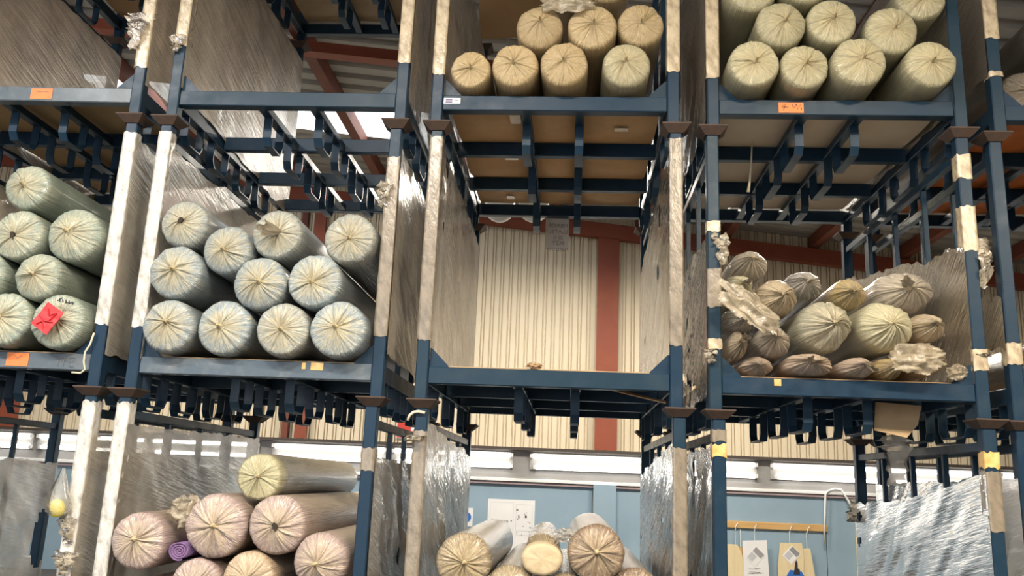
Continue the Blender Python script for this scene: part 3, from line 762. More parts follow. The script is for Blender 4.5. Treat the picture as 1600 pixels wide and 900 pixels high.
# ------------------------------------------------------------------ wrapped rolls
NA = 160
def roll_mesh(seed, L, style='roll'):
    """unit-radius roll, gathered film end at y=0 facing -y, body to y=L"""
    rr = random.Random(seed); bm = bmesh.new()
    def ridges(n, w0, w1):
        a = [0.0]*NA
        for _ in range(n):
            c, w, h = rr.uniform(0, NA), rr.uniform(w0, w1), rr.uniform(.3, 1)*rr.choice((1, 1, -1))
            for i in range(NA):
                d = min(abs(i-c), NA-abs(i-c)); a[i] += h*math.exp(-(d/w)**2)
        return a
    P1, P2, P3 = ridges(62, .8, 1.9), ridges(26, 1.5, 4.5), ridges(9, 7, 16)
    tw = rr.uniform(-.5, .5); offx, offz = rr.uniform(-.06, .06), rr.uniform(-.06, .06)
    bulge = rr.uniform(.02, .05) if style == 'roll' else rr.uniform(.08, .15)
    ka = 1.0 if style == 'roll' else 2.4
    lump = 0.020 if style == 'roll' else .085
    prof = []
    for r in (.055, .09, .14, .2, .27, .35, .44, .53, .62, .71, .79, .86, .915): prof.append((r, -bulge*(1-(r/.92)**2)+.0, 'e'))
    edge = .035 if style == 'roll' else .10
    for k in range(1, 6):
        t = k/5*math.pi/2; prof.append((.915+.085*math.sin(t), edge*(1-math.cos(t))+.004, 'c'))
    for y in (.06, .10, .16, .25, .4, .6, .85, 1.15, 1.45): 
        if y+edge < L-.12: prof.append((1, y+edge, 's'))
    rear = [(1, L-.08), (.99, L-.05), (.95, L-.02), (.85, L-.005), (.6, L+.0), (.3, L), (.06, L)]
    rings = []
    for r, y, k in prof:
        ring = []
        for i in range(NA):
            th = 2*math.pi*i/NA; 
            sw = tw*(1-min(r, 1))**1.5
            if k == 'e': A = .0105*min(1, r*3)*(1.25-r*.75); Ar = 0
            elif k == 'c': A = .006; Ar = .010
            else: A = 0; Ar = .010*math.exp(-max(0, y-.05)*9)
            p = P1[i]*.75 + P2[i]*.55
            yy = y - ka*A*p - ka*.008*P3[i]*(1-min(r, 1)*.7)*(1 if k == 'e' else .4)
            r2 = r*(1 + ka*Ar*(P1[i]*.5+P2[i]*.6)*.9)
            d = noise.noise(Vector((math.cos(th)*1.2+seed*3.1, math.sin(th)*1.2, y*1.6)))
            d2 = noise.noise(Vector((math.cos(th)*3+seed, math.sin(th)*3, y*5)))
            r2 *= 1 + lump*(d*1.2+d2*.35)
            f = 1-min(r, 1)
            if k == 's': r2 *= 1 + .004*noise.noise(Vector((th*2, y*14, seed)))
            ring.append(bm.verts.new((r2*math.cos(th+sw)+offx*f*2, yy, r2*math.sin(th+sw)+offz*f*2)))
        rings.append(ring)
    for r, y in rear:
        ring = []
        for i in range(NA):
            th = 2*math.pi*i/NA
            d = noise.noise(Vector((math.cos(th)*1.2+seed*3.1, math.sin(th)*1.2, y*1.6)))
            ring.append(bm.verts.new((r*(1+lump*d)*math.cos(th), y-.01*P1[i]*.6*(r < .97), r*(1+lump*d)*math.sin(th))))
        rings.append(ring)
    for A, B in zip(rings, rings[1:]):
        for i in range(NA): bm.faces.new((A[i], A[(i+1) % NA], B[(i+1) % NA], B[i]))
    bm.faces.new(rings[0][::-1]); bm.faces.new(rings[-1])
    bmesh.ops.recalc_face_normals(bm, faces=bm.faces)
    me = bpy.data.meshes.new('film_cover'); bm.to_mesh(me); bm.free()
    for p in me.polygons: p.use_smooth = True
    return me, (offx*2, -bulge, offz*2)
def twist_mesh(seed, big=1):
    """small crumpled twist where the film is gathered (unit radius)"""
    rr = random.Random(seed); bm = bmesh.new(); n_ = 22; rows = []
    for k, (r, y) in enumerate(((.16, .03), (.085, -.012), (.05, -.022), (.065, -.040), (.03, -.05))):
        rows.append([bm.verts.new((r*big*(1+.35*rr.uniform(-1, 1))*math.cos(2*math.pi*i/n_+k*.25), y*(1+.3*rr.uniform(-1, 1))*big, r*big*(1+.35*rr.uniform(-1, 1))*math.sin(2*math.pi*i/n_+k*.25))) for i in range(n_)])
    for A, B in zip(rows, rows[1:]):
        for i in range(n_): bm.faces.new((A[i], A[(i+1) % n_], B[(i+1) % n_], B[i]))
    bm.faces.new(rows[-1])
    bmesh.ops.recalc_face_normals(bm, faces=bm.faces)
    me = bpy.data.meshes.new('film_twist'); bm.to_mesh(me); bm.free(); me.materials.append(M['knot'])
    for p in me.polygons: p.use_smooth = True
    return me
def tail_mesh(seed, ln=.14):
    """flared tail of bag film beyond the tie (unit radius)"""
    rr = random.Random(seed); bm = bmesh.new(); n_ = 36; rows = []
    for k in range(9):
        u = k/8; r = .10+.04*math.sin(u*5)+.20*u**1.5; row = []
        for i in range(n_):
            th = 2*math.pi*i/n_
            q = 1+.9*u*noise.noise(Vector((math.cos(th)*1.6, math.sin(th)*1.6, seed+u)))+.35*u*noise.noise(Vector((math.cos(th)*5, math.sin(th)*5, seed+u*3)))
            row.append(bm.verts.new((r*q*math.cos(th), .02-ln*u*(1+.3*noise.noise(Vector((math.cos(th)*2, math.sin(th)*2, seed+9)))), r*q*math.sin(th))))
        rows.append(row)
    for A, B in zip(rows, rows[1:]):
        for i in range(n_): bm.faces.new((A[i], A[(i+1) % n_], B[(i+1) % n_], B[i]))
    me = bpy.data.meshes.new('film_tail'); bm.to_mesh(me); bm.free()
    for p in me.polygons: p.use_smooth = True
    return me
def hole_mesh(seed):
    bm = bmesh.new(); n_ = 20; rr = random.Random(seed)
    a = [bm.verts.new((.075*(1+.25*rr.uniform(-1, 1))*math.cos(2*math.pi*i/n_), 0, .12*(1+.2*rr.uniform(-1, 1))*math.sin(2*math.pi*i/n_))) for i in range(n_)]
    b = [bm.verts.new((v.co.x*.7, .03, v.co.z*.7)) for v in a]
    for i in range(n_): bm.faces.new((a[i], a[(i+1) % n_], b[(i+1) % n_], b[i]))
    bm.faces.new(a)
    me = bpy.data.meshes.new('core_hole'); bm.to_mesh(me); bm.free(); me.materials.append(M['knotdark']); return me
RMESH = [roll_mesh(100+i, 1.95) for i in range(9)]
BMESH_ = [roll_mesh(200+i, 1.5, 'bag') for i in range(7)]
TWIST = [twist_mesh(i) for i in range(4)]; HOLE = [hole_mesh(i) for i in range(3)]; TAIL = [tail_mesh(i*3.3) for i in range(4)]
MATCACHE = {}
def with_mat(me, mat):
    k = (me.name, mat.name)
    if k not in MATCACHE:
        c = me.copy(); c.materials.clear(); c.materials.append(mat); MATCACHE[k] = c
    return MATCACHE[k]
cnt = [0]
def roll(c, x, y, z, rad, tint, label, group, end='twist', spin=None, name='wrapped_roll', bag=False, rx=None, yaw=0, tilt=0, ysc=1.0):
    """x, y, z = centre of the near end in world space"""
    cnt[0] += 1; k = cnt[0]
    src, (ox, oy, oz) = (BMESH_[k % 7] if bag else RMESH[(k*4) % 9])
    t = empty(name, (x, y, z), label, 'roll' if not bag else 'bagged roll', group)
    t.rotation_euler = (tilt, 0, YAWC.get(c, 0)+yaw)
    sp = R.uniform(0, 6.28) if spin is None else spin
    rz_ = rad; rx_ = rx or rad
    if bag: sp = R.choice((0, math.pi)) 
    film_o = link_mesh('film_cover', with_mat(src, RM[tint]), t, (0, 0, 0), (0, sp, 0), (rx_, ysc, rz_))
    ox2, oz2 = ox*math.cos(sp)+oz*math.sin(sp), -ox*math.sin(sp)+oz*math.cos(sp)
    p = (ox2*rx_, oy-.006, oz2*rz_)
    if end == 'twist': link_mesh('film_twist', TWIST[k % 4], t, p, (0, R.uniform(0, 6), 0), (rad*.7, .8, rad*.7))
    elif end == 'hole': link_mesh('core_hole', HOLE[k % 3], t, (p[0], p[1]-.012, p[2]), (0, R.uniform(-.6, .6), 0), (rad*1.15, 1, rad*1.15))
    elif end == 'tail': link_mesh('film_tail', with_mat(TAIL[k % 4], M['film_tan']), t, p, (R.uniform(-.4, .4), R.uniform(0, 6), R.uniform(-.5, .5)), (rad, 1, rad))
    return t

def relax(items, xmin, xmax, zfloor, it=500):
    """items: dicts x z r on_floor; nudges the circles until none overlap"""
    for d in items: d['tx'], d['tz'] = d['x'], d['z']
    for k in range(it):
        w = .03*(1-k/it)
        for d in items:
            d['x'] += (d['tx']-d['x'])*w; d['z'] += (d['tz']-d['z'])*w
        for _ in range(3):
            for i, a in enumerate(items):
                for b in items[i+1:]:
                    dx, dz = b['x']-a['x'], b['z']-a['z']; dist = math.hypot(dx, dz) or 1e-6
                    o = a['r']+b['r']+.003-dist
                    if o > 0:
                        dx /= dist; dz /= dist
                        a['x'] -= dx*o*.5; a['z'] -= dz*o*.5; b['x'] += dx*o*.5; b['z'] += dz*o*.5
            for d in items:
                d['z'] = max(d['z'], zfloor+d['r']+.001)
                if d.get('fl'): d['z'] = zfloor+d['r']+.001
                cl = max(0, .122-.586*d['r']-.024) if d['z'] < zfloor+d['r']+.04 else 0
                d['x'] = min(max(d['x'], xmin+cl+d['r']), xmax-cl-d['r'])
def pile(c, t, lst, group, Y0=-.03, rs=.975):
    fl = ZB[t]+BH+.012; items = []
    for (px_, py_, rp, tint, end, dy, fl_, label) in lst:
        Y = YFR[c]+Y0+dy
        p = at(px_, py_, Y); items.append(dict(x=p.x, z=p.z, y=Y, r=pix(rp, p)*rs, fl=fl_, tint=tint, end=end, label=label))
    x0 = ST[c, t].location.x
    sh_ = -math.sin(YAWC[c])*.0
    relax(items, x0+PW+.024, x0+W-PW-.024, fl)
    out_ = []
    for d in items:
        if callable(d['end']): out_.append(d['end'](d)); continue
        out_.append(roll(c, d['x'], d['y'], d['z'], d['r']-.002, d['tint'], d['label'], group, d['end']))
    return out_

def opened_roll(d):
    t = empty('opened_roll', (d['x'], -.02, d['z']), 'opened roll with cream foam end sticking out of dark film, bottom centre', 'roll')
    o = link_mesh('film_cover', with_mat(BMESH_[2][0], RM['taupe']), t, (0, .24, 0.0), (0, 0, 0), (d['r']*.82, 1, d['r']*.78))
    bm = bmesh.new(); rows = []
    for k, (r, y) in enumerate(((.105, .30), (.103, .02), (.095, -.0), (.08, -.005), (.05, -.002), (.02, -.004))):
        rows.append([bm.verts.new((r*1.12*(1+.05*noise.noise(Vector((math.cos(a)*2, math.sin(a)*2, k))))*math.cos(a), y+.006*noise.noise(Vector((math.cos(a)*3, math.sin(a)*3, k*2))), r*.85*math.sin(a))) for a in [2*math.pi*i/40 for i in range(40)]])
    for A, B in zip(rows, rows[1:]):
        for i in range(40): bm.faces.new((A[i], A[(i+1) % 40], B[(i+1) % 40], B[i]))
    bm.faces.new(rows[-1]); bmesh.ops.recalc_face_normals(bm, faces=bm.faces)
    mesh_obj('foam_end', bm, M['creamfoam'], t, smooth=True, loc=(.0, -.03, -.03))
    return t
# purple carpet offcut stuffed between the mauve rolls
def spiral_roll(p, r, L, mat, label, yaw):
    bm = bmesh.new(); pts = []
    for k in range(90):
        a = k*.27; q = .12+.88*k/89; pts.append((q*r*math.cos(a)*(1.05+.1*math.sin(a)), q*r*math.sin(a)*.9))
    n_ = len(pts); th = .010
    f = [bm.verts.new((x, 0, z)) for x, z in pts]; b = [bm.verts.new((x, L, z)) for x, z in pts]
    f2 = [bm.verts.new((x*(1-th/max(.012, math.hypot(x, z))), 0.004, z*(1-th/max(.012, math.hypot(x, z))))) for x, z in pts]; b2 = [bm.verts.new((v.co.x, L, v.co.z)) for v in f2]
    for i in range(n_-1):
        bm.faces.new((f[i], f[i+1], b[i+1], b[i])); bm.faces.new((f2[i+1], f2[i], b2[i], b2[i+1])); bm.faces.new((f[i+1], f[i], f2[i], f2[i+1])); bm.faces.new((b[i], b[i+1], b2[i+1], b2[i]))
    bmesh.ops.recalc_face_normals(bm, faces=bm.faces)
    o = mesh_obj('carpet_roll', bm, mat, None, smooth=True); o.location = p; o.rotation_euler = (0, 0, yaw)
    return tag(o, label, 'carpet')
def carpet(d): return spiral_roll((d['x'], -.02, d['z']), d['r']*.88, .8, M['purplecloth'], 'small rolled purple carpet offcut between the mauve rolls', 0)
pile('B', 2, [
 (232,517,45,'blue','twist',.0,1,'pale blue wrapped roll, leftmost in bottom row of the blue pile'),
 (320,514,46,'blue','twist',.02,1,'pale blue wrapped roll, second from left in bottom row of the blue pile'),
 (442,521,45,'bluegrey','twist',-.02,1,'pale blue wrapped roll, third from left in bottom row of the blue pile'),
 (535,521,48,'blue','twist',-.03,1,'pale blue wrapped roll, rightmost in bottom row of the blue pile'),
 (235,429,45,'blue','twist',.0,0,'pale blue wrapped roll, leftmost in second row of the blue pile'),
 (325,427,42,'blue','twist',.05,0,'pale blue wrapped roll, second from left in second row of blue pile'),
 (396,460,45,'blue','twist',.0,0,'pale blue wrapped roll nested above the gap between the middle bottom rolls'),
 (493,446,46,'blue','twist',.0,0,'pale blue wrapped roll, rightmost in second row of the blue pile'),
 (285,366,41,'bluegrey','hole',.06,0,'pale blue wrapped roll with dark open core, top left of the blue pile'),
 (393,380,43,'bluegrey','tail',.05,0,'pale blue roll with big loose film bunch, top middle of blue pile'),
 (552,393,44,'bluegrey','twist',.02,0,'pale blue wrapped roll, top right of the blue pile'),
], 'pale blue wrapped rolls', rs=.95, Y0=-.09)
AR = pile('A', 2, [
 (104,512,45,'sage','none',.0,1,'sage green wrapped roll with a red label on its end'),
 (14,512,45,'sage','twist',.0,1,'sage green wrapped roll on the deck left of the red-labelled roll'),
 (62,450,39,'sage','twist',.0,0,'sage green wrapped roll resting just above the red-labelled roll'),
 (-22,443,43,'sage','twist',.0,0,'sage green wrapped roll cut off by the left edge, second row'),
 (122,398,45,'sage','twist',.03,0,'sage green wrapped roll, right end of third row beside the post'),
 (36,386,42,'sage','hole',.0,0,'sage green wrapped roll with dark open core at left'),
 (38,314,38,'sage','twist',.0,0,'sage green wrapped roll on top of the pile, its long side showing'),
 (-75,512,44,'sage','twist',.0,1,'sage green wrapped roll outside the left edge, bottom row'),
 (-58,380,44,'sage','twist',.0,0,'sage green wrapped roll outside the left edge, third row'),
], 'sage green wrapped rolls', Y0=-.08)
# red label on the roll end
t = AR[0]; rr_ = .17
lab = bmesh.new(); box(lab, -.062, .062, -.005, 0, -.078, .078, bev=0)
bmesh.ops.subdivide_edges(lab, edges=lab.edges, cuts=5, use_grid_fill=True)
for v in lab.verts: v.co.y += .006*noise.noise(Vector((v.co.x*22, 3, v.co.z*22)))
lo = mesh_obj('red_label', lab, M['labelred'], t); lo.location = (-.012, -.078, .0); lo.rotation_euler = (0, math.radians(32), 0); lo['label'] = 'red paper label'
strokes(lo, [[(-.03,.05),(0,.02),(.03,.055),(.02,-.01)], [(-.05,-.01),(.0,-.02),(.045,0)], [(-.03,-.06),(-.01,-.03),(.02,-.06)]], plain('label_print', (.45, .01, .02), None, 4, .6), -.010, .004, 'print_mark')
strokes(t, [[(.03+.02*k, .125-.004*k), (.037+.02*k, .105-.004*k)] for k in range(5)] + [[(.02,.11),(.05,.13)], [(.07,.10),(.12,.10)]], M['ink'], -.062, .0035, 'ink_marks')

CR3 = pile('C', 3, [
 (723,107,33,'tan','twist',.05,1,'tan wrapped roll, leftmost in bottom row above the white beam label'),
 (799,107,38,'tan','twist',.02,1,'tan wrapped roll, second from left in bottom row of the tan pile'),
 (885,108,39,'tan','twist',.0,1,'tan wrapped roll, third from left in bottom row of the tan pile'),
 (979,107,39,'celadon','twist',.0,1,'paler tan wrapped roll, rightmost in bottom row of the tan pile'),
 (843,42,38,'tan','twist',.03,0,'tan wrapped roll, leftmost in upper row of the tan pile'),
 (930,45,40,'tan','twist',.0,0,'tan wrapped roll, middle of upper row of the tan pile'),
 (1012,40,38,'tan','twist',.06,0,'tan wrapped roll, rightmost in upper row beside the post'),
 (950,-28,36,'tan','twist',.1,0,'tan wrapped roll cut off by the top edge above the tan pile'),
 (880,-24,33,'tan','twist',.15,0,'loosely wrapped tan roll cut off at the top edge, film bunched below it'),
], 'tan wrapped rolls', Y0=-.12)
pile('D', 3, [
 (1174,96,41,'celadon','twist',.0,1,'celadon wrapped roll, leftmost in bottom row of the top right pile'),
 (1257,100,39,'celadon','twist',.02,1,'celadon wrapped roll, second from left in bottom row, above the orange label'),
 (1344,96,43,'celadon','twist',-.03,1,'celadon wrapped roll, third from left in bottom row of the top right pile'),
 (1474,96,41,'celadon','twist',-.03,1,'celadon wrapped roll, rightmost in bottom row beside the right post'),
 (1212,36,40,'celadon','twist',.0,0,'celadon wrapped roll, second row, above the first two bottom rolls'),
 (1296,34,40,'celadon','twist',.0,0,'celadon wrapped roll, second row, near the middle of the top right pile'),
 (1403,49,42,'celadon','twist',.02,0,'celadon wrapped roll bridging the gap between the two rightmost bottom rolls'),
 (1471,20,40,'celadon','twist',.05,0,'celadon wrapped roll, top right, stacked against the film wall'),
 (1158,-2,42,'celadon','twist',.05,0,'celadon wrapped roll cut off at the top edge beside the left post'),
 (1245,-28,40,'celadon','twist',.0,0,'celadon wrapped roll cut off at the top edge, only its lower rim showing'),
], 'celadon wrapped rolls', Y0=-.15)
BR1 = pile('B', 1, [
 (208,850,46,'mauve','twist',-.03,0,'mauve wrapped roll, leftmost, leaning on the white-wrapped post'),
 (343,828,51,'mauve','twist',-.02,0,'mauve wrapped roll with bunched film on its left side, middle of the pile'),
 (437,832,48,'mauve','hole',.0,0,'mauve wrapped roll with a dark open core'),
 (510,866,45,'mauve','twist',-.02,0,'mauve wrapped roll, rightmost, beside the bare steel post'),
 (295,903,43,'mauve','twist',-.03,0,'mauve wrapped roll below the purple carpet offcut, cut off by the bottom edge'),
 (388,902,43,'mauve2','twist',-.03,0,'tan-beige wrapped roll among the mauve ones, cut off by the bottom edge'),
 (226,940,44,'mauve','twist',-.03,1,'mauve wrapped roll at the bottom edge under the leftmost one, barely showing'),
 (466,945,44,'mauve','twist',-.03,1,'mauve wrapped roll at the bottom edge, under the rightmost one'),
 (270,862,20,'mauve',carpet,-.02,0,''),
 (412,760,38,'yellowroll','twist',.1,0,'yellowish roll with shiny grey film body, topmost of the mauve pile'),
], 'mauve pile rolls', rs=.965)
CR1 = pile('C', 1, [
 (724,878,45,'taupe','twist',-.02,0,'taupe wrapped roll with ring of film at its rim, lower centre left'),
 (930,872,46,'brownbag','twist',-.02,0,'dark brown bagged roll at lower centre right'),
 (845,868,36,'taupe',opened_roll,.0,0,''),
 (800,925,44,'taupe','twist',.02,0,'taupe wrapped roll at the bottom edge under the opened roll'),
 (885,935,44,'taupe','twist',.02,0,'taupe wrapped roll at the bottom edge left of the brown one'),
 (990,930,44,'brownbag','twist',.03,0,'brown wrapped roll at the bottom edge beside the right post'),
], 'taupe wrapped rolls')
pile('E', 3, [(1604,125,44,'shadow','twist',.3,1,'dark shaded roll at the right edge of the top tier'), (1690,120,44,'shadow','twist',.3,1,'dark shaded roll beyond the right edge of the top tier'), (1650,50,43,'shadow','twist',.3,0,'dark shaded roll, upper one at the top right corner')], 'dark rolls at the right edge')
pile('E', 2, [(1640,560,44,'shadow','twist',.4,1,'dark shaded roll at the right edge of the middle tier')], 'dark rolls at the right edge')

# bagged rolls jumbled under the torn film
BG = 'bagged rolls jumbled on one pallet'
bags = [
 (1163,430,32,26,'greybag','twist',.25,'small pale bag at the top left of the jumbled pile'),
 (1213,473,34,34,'tanbag','twist',.15,'tan bagged roll second from left in the upper part of the jumble'),
 (1268,450,32,26,'slate','twist',.35,'dark grey bagged roll high in the middle of the jumble'),
 (1323,471,30,26,'amber','twist',.25,'bag with amber yellow contents in the upper middle'),
 (1269,517,46,44,'greenbag','twist',.0,'large round grey-green bagged roll in the centre of the jumble'),
 (1365,530,46,44,'palegreen','twist',.0,'largest pale green bagged roll right of centre'),
 (1413,455,50,36,'greybag','tail',.3,'big whitish grey bag with loose film neck at upper right'),
 (1192,541,31,29,'greybag','twist',.1,'grey bagged roll at left below the torn loose film'),
 (1150,503,30,25,'slate','none',.2,'dark grey bag tucked behind the left post under loose film'),
 (1266,573,42,20,'pinkbag','tail',-.02,'flattened brown bag at the front below the grey-green roll'),
 (1186,578,28,17,'pinkbag','twist',.05,'small brown bag on the deck at left'),
 (1141,558,17,24,'tanbag','tail',.05,'crumpled tan bag beside the left post on the deck'),
 (1335,575,30,18,'pinkbag','tail',-.02,'pinkish bag with open tube-like neck on the deck'),
 (1437,513,30,25,'tanbag','twist',.12,'tan bag right of the largest pale green roll'),
 (1387,576,23,20,'amber','none',.05,'orange-brown bag on the deck under loose tan film'),
 (1437,565,38,27,'tanbag','none',.05,'crumpled tan film bundle at the right end of the deck'),
 (1143,468,24,22,'palegreen','tail',.1,'pale aqua crumpled film bag beside the left post')]
fl = ZB[2]+BH+.012
items = []
for (px_, py_, a, b, tint, end, dy, label) in bags:
    p = at(px_, py_, dy); items.append(dict(x=p.x, z=p.z, r=pix((a+b)/2*.9, p), rx=pix(a*.90, p), rz=pix(b*.90, p), y=dy, tint=tint, end=end, label=label))
for d in items: d['z'] = max(d['z'], fl+d['rz']*1.03)
def relax2(items, it=300):
    for d in items: d['tx'], d['tz'] = d['x'], d['z']
    x0 = ST['D',2].location.x
    for k in range(it):
        for d in items: d['x'] += (d['tx']-d['x'])*.03*(1-k/it); d['z'] += (d['tz']-d['z'])*.03*(1-k/it)
        for i, a in enumerate(items):
            for b in items[i+1:]:
                rx, rz = a['rx']+b['rx'], a['rz']+b['rz']
                dx, dz = (b['x']-a['x'])/rx, (b['z']-a['z'])/rz; q = math.hypot(dx, dz) or 1e-6
                if q < 1.13:
                    s = (1.13-q)/q*.5
                    a['x'] -= dx*s*rx; b['x'] += dx*s*rx; a['z'] -= dz*s*rz; b['z'] += dz*s*rz
        for d in items:
            d['z'] = max(d['z'], fl+d['rz']*1.07); d['x'] = min(max(d['x'], x0+PW+.05+d['rx']*1.0), x0+W-PW-d['rx']-.03)
relax2(items)
for d in items:
    roll('D', d['x'], d['y'], d['z'], d['rz'], d['tint'], d['label'], BG, d['end'], name='bagged_roll', bag=True, rx=d['rx'])

# loose crumpled film pieces lying on the piles
def crumple(name, centre, sx, sz, sy, seed, mat, label, cat='plastic film', n_=30, group=None, parent=None, rot=0):
    bm = bmesh.new(); V = []
    for i in range(n_+1):
        row = []
        for j in range(n_+1):
            u, v = i/n_*2-1, j/n_*2-1
            e = 1+.25*noise.noise(Vector((u*2.2, v*2.2, seed)))
            x = u*sx*e; z_ = v*sz*e
            y = -sy*(1-.6*(u*u+v*v)) + sy*.9*noise.noise(Vector((u*2.6, v*2.6, seed+5))) + sy*.5*abs(noise.noise(Vector((u*6+v*3, v*5, seed+9))))
            row.append(bm.verts.new((x, y, z_ + .25*sz*noise.noise(Vector((u*2, v*2, seed+20))))))
        V.append(row)
    for i in range(n_):
        for j in range(n_):
            u, v = (i+.5)/n_*2-1, (j+.5)/n_*2-1
            if u*u+v*v < .95+.35*noise.noise(Vector((u*4, v*4, seed+30))): bm.faces.new((V[i][j], V[i+1][j], V[i+1][j+1], V[i][j+1]))
    for v in [v for v in bm.verts if not v.link_faces]: bm.verts.remove(v)
    o = mesh_obj(name, bm, M[mat], None, smooth=True); o.location = centre; o.rotation_euler = (0, rot, 0)
    if parent:
        o.parent = parent; o.location = Vector(centre)-parent.location; return o
    return tag(o, label, cat, group)
crumple('loose_film', at(1170,482,-.15), .21, .085, .035, 1, 'film_tan', 'torn pale film draped over the bags beside the left post', rot=.7)
crumple('loose_film', at(1432,560,-.15), .16, .09, .04, 2, 'film_tan', 'crumpled tan film heaped at the right front of the jumbled pallet')
crumple('loose_film', at(1495,582,-.03), .06, .05, .03, 6, 'film_tan', 'scrap of tan film in the right corner of the jumbled pallet')
crumple('loose_film', at(885,8,-.15), .18, .06, .035, 3, 'film_tan', '', parent=CR3[8])
crumple('loose_film', at(295,800,.03), .11, .10, .05, 4, 'film_tan', '', parent=BR1[1])
crumple('loose_film', at(884,836,.02), .07, .04, .03, 5, 'film_clear', '', parent=CR1[1])
# dark flat board leaning in the right corner of the jumbled pallet
a, b = at(1385+10, 590, .03), at(1520, 558, .0)

# cardboard scraps
def flat_board(name, pts, th, mat, label, cat='cardboard'):
    bm = bmesh.new(); P = [Vector(p) for p in pts]; nn = (P[1]-P[0]).cross(P[2]-P[0]).normalized()*th
    a = [bm.verts.new(p) for p in P]; b = [bm.verts.new(p+nn) for p in P]
    bm.faces.new(a); bm.faces.new(b[::-1])
    for i in range(len(P)): bm.faces.new((a[i], b[i], b[(i+1) % len(P)], a[(i+1) % len(P)]))
    bmesh.ops.recalc_face_normals(bm, faces=bm.faces)
    return tag(mesh_obj(name, bm, M[mat]), label, cat)
zc = at(800, 58, .62).z
flat_board('cardboard_flap', [at_z(752,60,zc), at_z(850,55,zc), at_z(850,-40,zc), at_z(745,-40,zc)], .008, 'card', 'cardboard piece lying on the upper left tan roll, jutting towards the left post')
z0 = ZB[2]-.004
flat_board('cardboard_flap', [at(1368,628,.25), at(1440,634,.25), at(1434,664,.22), at(1417,684,.20), at(1366,672,.2)], .006, 'card', 'torn brown cardboard flap hanging below the jumbled pallet')
flat_board('cardboard_flap', [at(948,609,.10), at(1040,631,.10), at(1040,628,.20), at(955,607,.20)], .006, 'card', 'cardboard edge drooping under the right end of the empty middle pallet')
p = at(835, 572, .03)
crumple('cardboard_scrap', p, .05, .02, .02, 12, 'card', 'little crumpled cardboard scrap on the empty middle deck', 'cardboard')

# hanging notice behind the tan rolls' pallet (its writing shows through, reversed)
def text(parent, s, size, mat, loc, mirror=False, align='CENTER', name='lettering', bold=0):
    cu = bpy.data.curves.new(name, 'FONT'); cu.body = s; cu.size = size; cu.align_x = align; cu.extrude = .0004; cu.offset = bold
    tmp = bpy.data.objects.new(name, cu); COL.objects.link(tmp)
    dg = bpy.context.evaluated_depsgraph_get(); dg.update()
    me = bpy.data.meshes.new_from_object(tmp.evaluated_get(dg)); bpy.data.objects.remove(tmp); bpy.data.curves.remove(cu)
    me.materials.clear(); me.materials.append(mat)
    o = bpy.data.objects.new(name, me); COL.objects.link(o); o.parent = parent; o.location = loc
    o.rotation_euler = (math.pi/2, 0, math.pi if mirror else 0); return o
yb = D-.0
a, b = at(853, 341, yb+.02), at(888, 390, yb+.02)
c_ = (a+b)/2; w_, h_ = (b.x-a.x), (a.z-b.z)
t = empty('paper_notice', (c_.x, yb+.02, c_.z), 'grey paper notice with reversed writing hanging from the rear beam at centre', 'notice')
bm = bmesh.new(); box(bm, -w_/2, w_/2, 0, .002, -h_/2, h_/2); mesh_obj('sheet', bm, M['ghostpaper'], t)
for k, (s, sz) in enumerate((('MB9000', .052), ('LLATEL', .052), ('20 II', .05), ('H2Y', .06), ('7100221114', .038))):
    text(t, s, sz, M['fadedink'], (.01, -.002, h_*.5-.085-k*.054), mirror=True)
tag(t, None)

# two white round globes hanging behind the tan rolls' pallet, half hidden by its rear beam
for (px_, lab_) in ((781, 'white round globe left of the reversed notice, half hidden by the beam'), (834, 'white round globe touching the reversed notice, half hidden by the beam')):
    p = at(px_, 324, 3.4); rad = pix(24, p)
    t = empty('hanging_globe', p, lab_, 'lamp', 'white globes hanging behind the centre pallets')
    bm = bmesh.new(); rows = []
    for k in range(25):
        q = math.pi*(k+.5)/25; rr2 = rad*math.sin(q)*(1+.025*math.cos(k*math.pi))
        rows.append([bm.verts.new((rr2*math.cos(a_), rr2*math.sin(a_), rad*math.cos(q))) for a_ in [2*math.pi*i/40 for i in range(40)]])
    for A, B in zip(rows, rows[1:]):
        for i in range(40): bm.faces.new((A[i], A[(i+1) % 40], B[(i+1) % 40], B[i]))
    bm.faces.new(rows[0]); bm.faces.new(rows[-1]); bmesh.ops.recalc_face_normals(bm, faces=bm.faces)
    mesh_obj('globe', bm, M['white'], t, smooth=True)
    mesh_obj('drop_rod', tube_bm([(0, 0, rad*.95), (0, 0, roof_z(p.x)-p.z+.2)], .008, 8), M['white'], t, smooth=True)

# ------------------------------------------------------------------ things on the rear wall
yw = YW-.06
def plate(name, px0, py0, px1, py1, mat, label, cat, Y=yw, th=.006):
    a, b = at(px0, py0, Y), at(px1, py1, Y); w, h = b.x-a.x, a.z-b.z; c_ = (a+b)/2
    t = empty(name, (c_.x, Y, c_.z), label, cat)
    bm = bmesh.new(); box(bm, -w/2, w/2, 0, th, -h/2, h/2, bev=.001); mesh_obj('board' if cat == 'sign' else 'sheet', bm, mat, t)
    return t, w, h
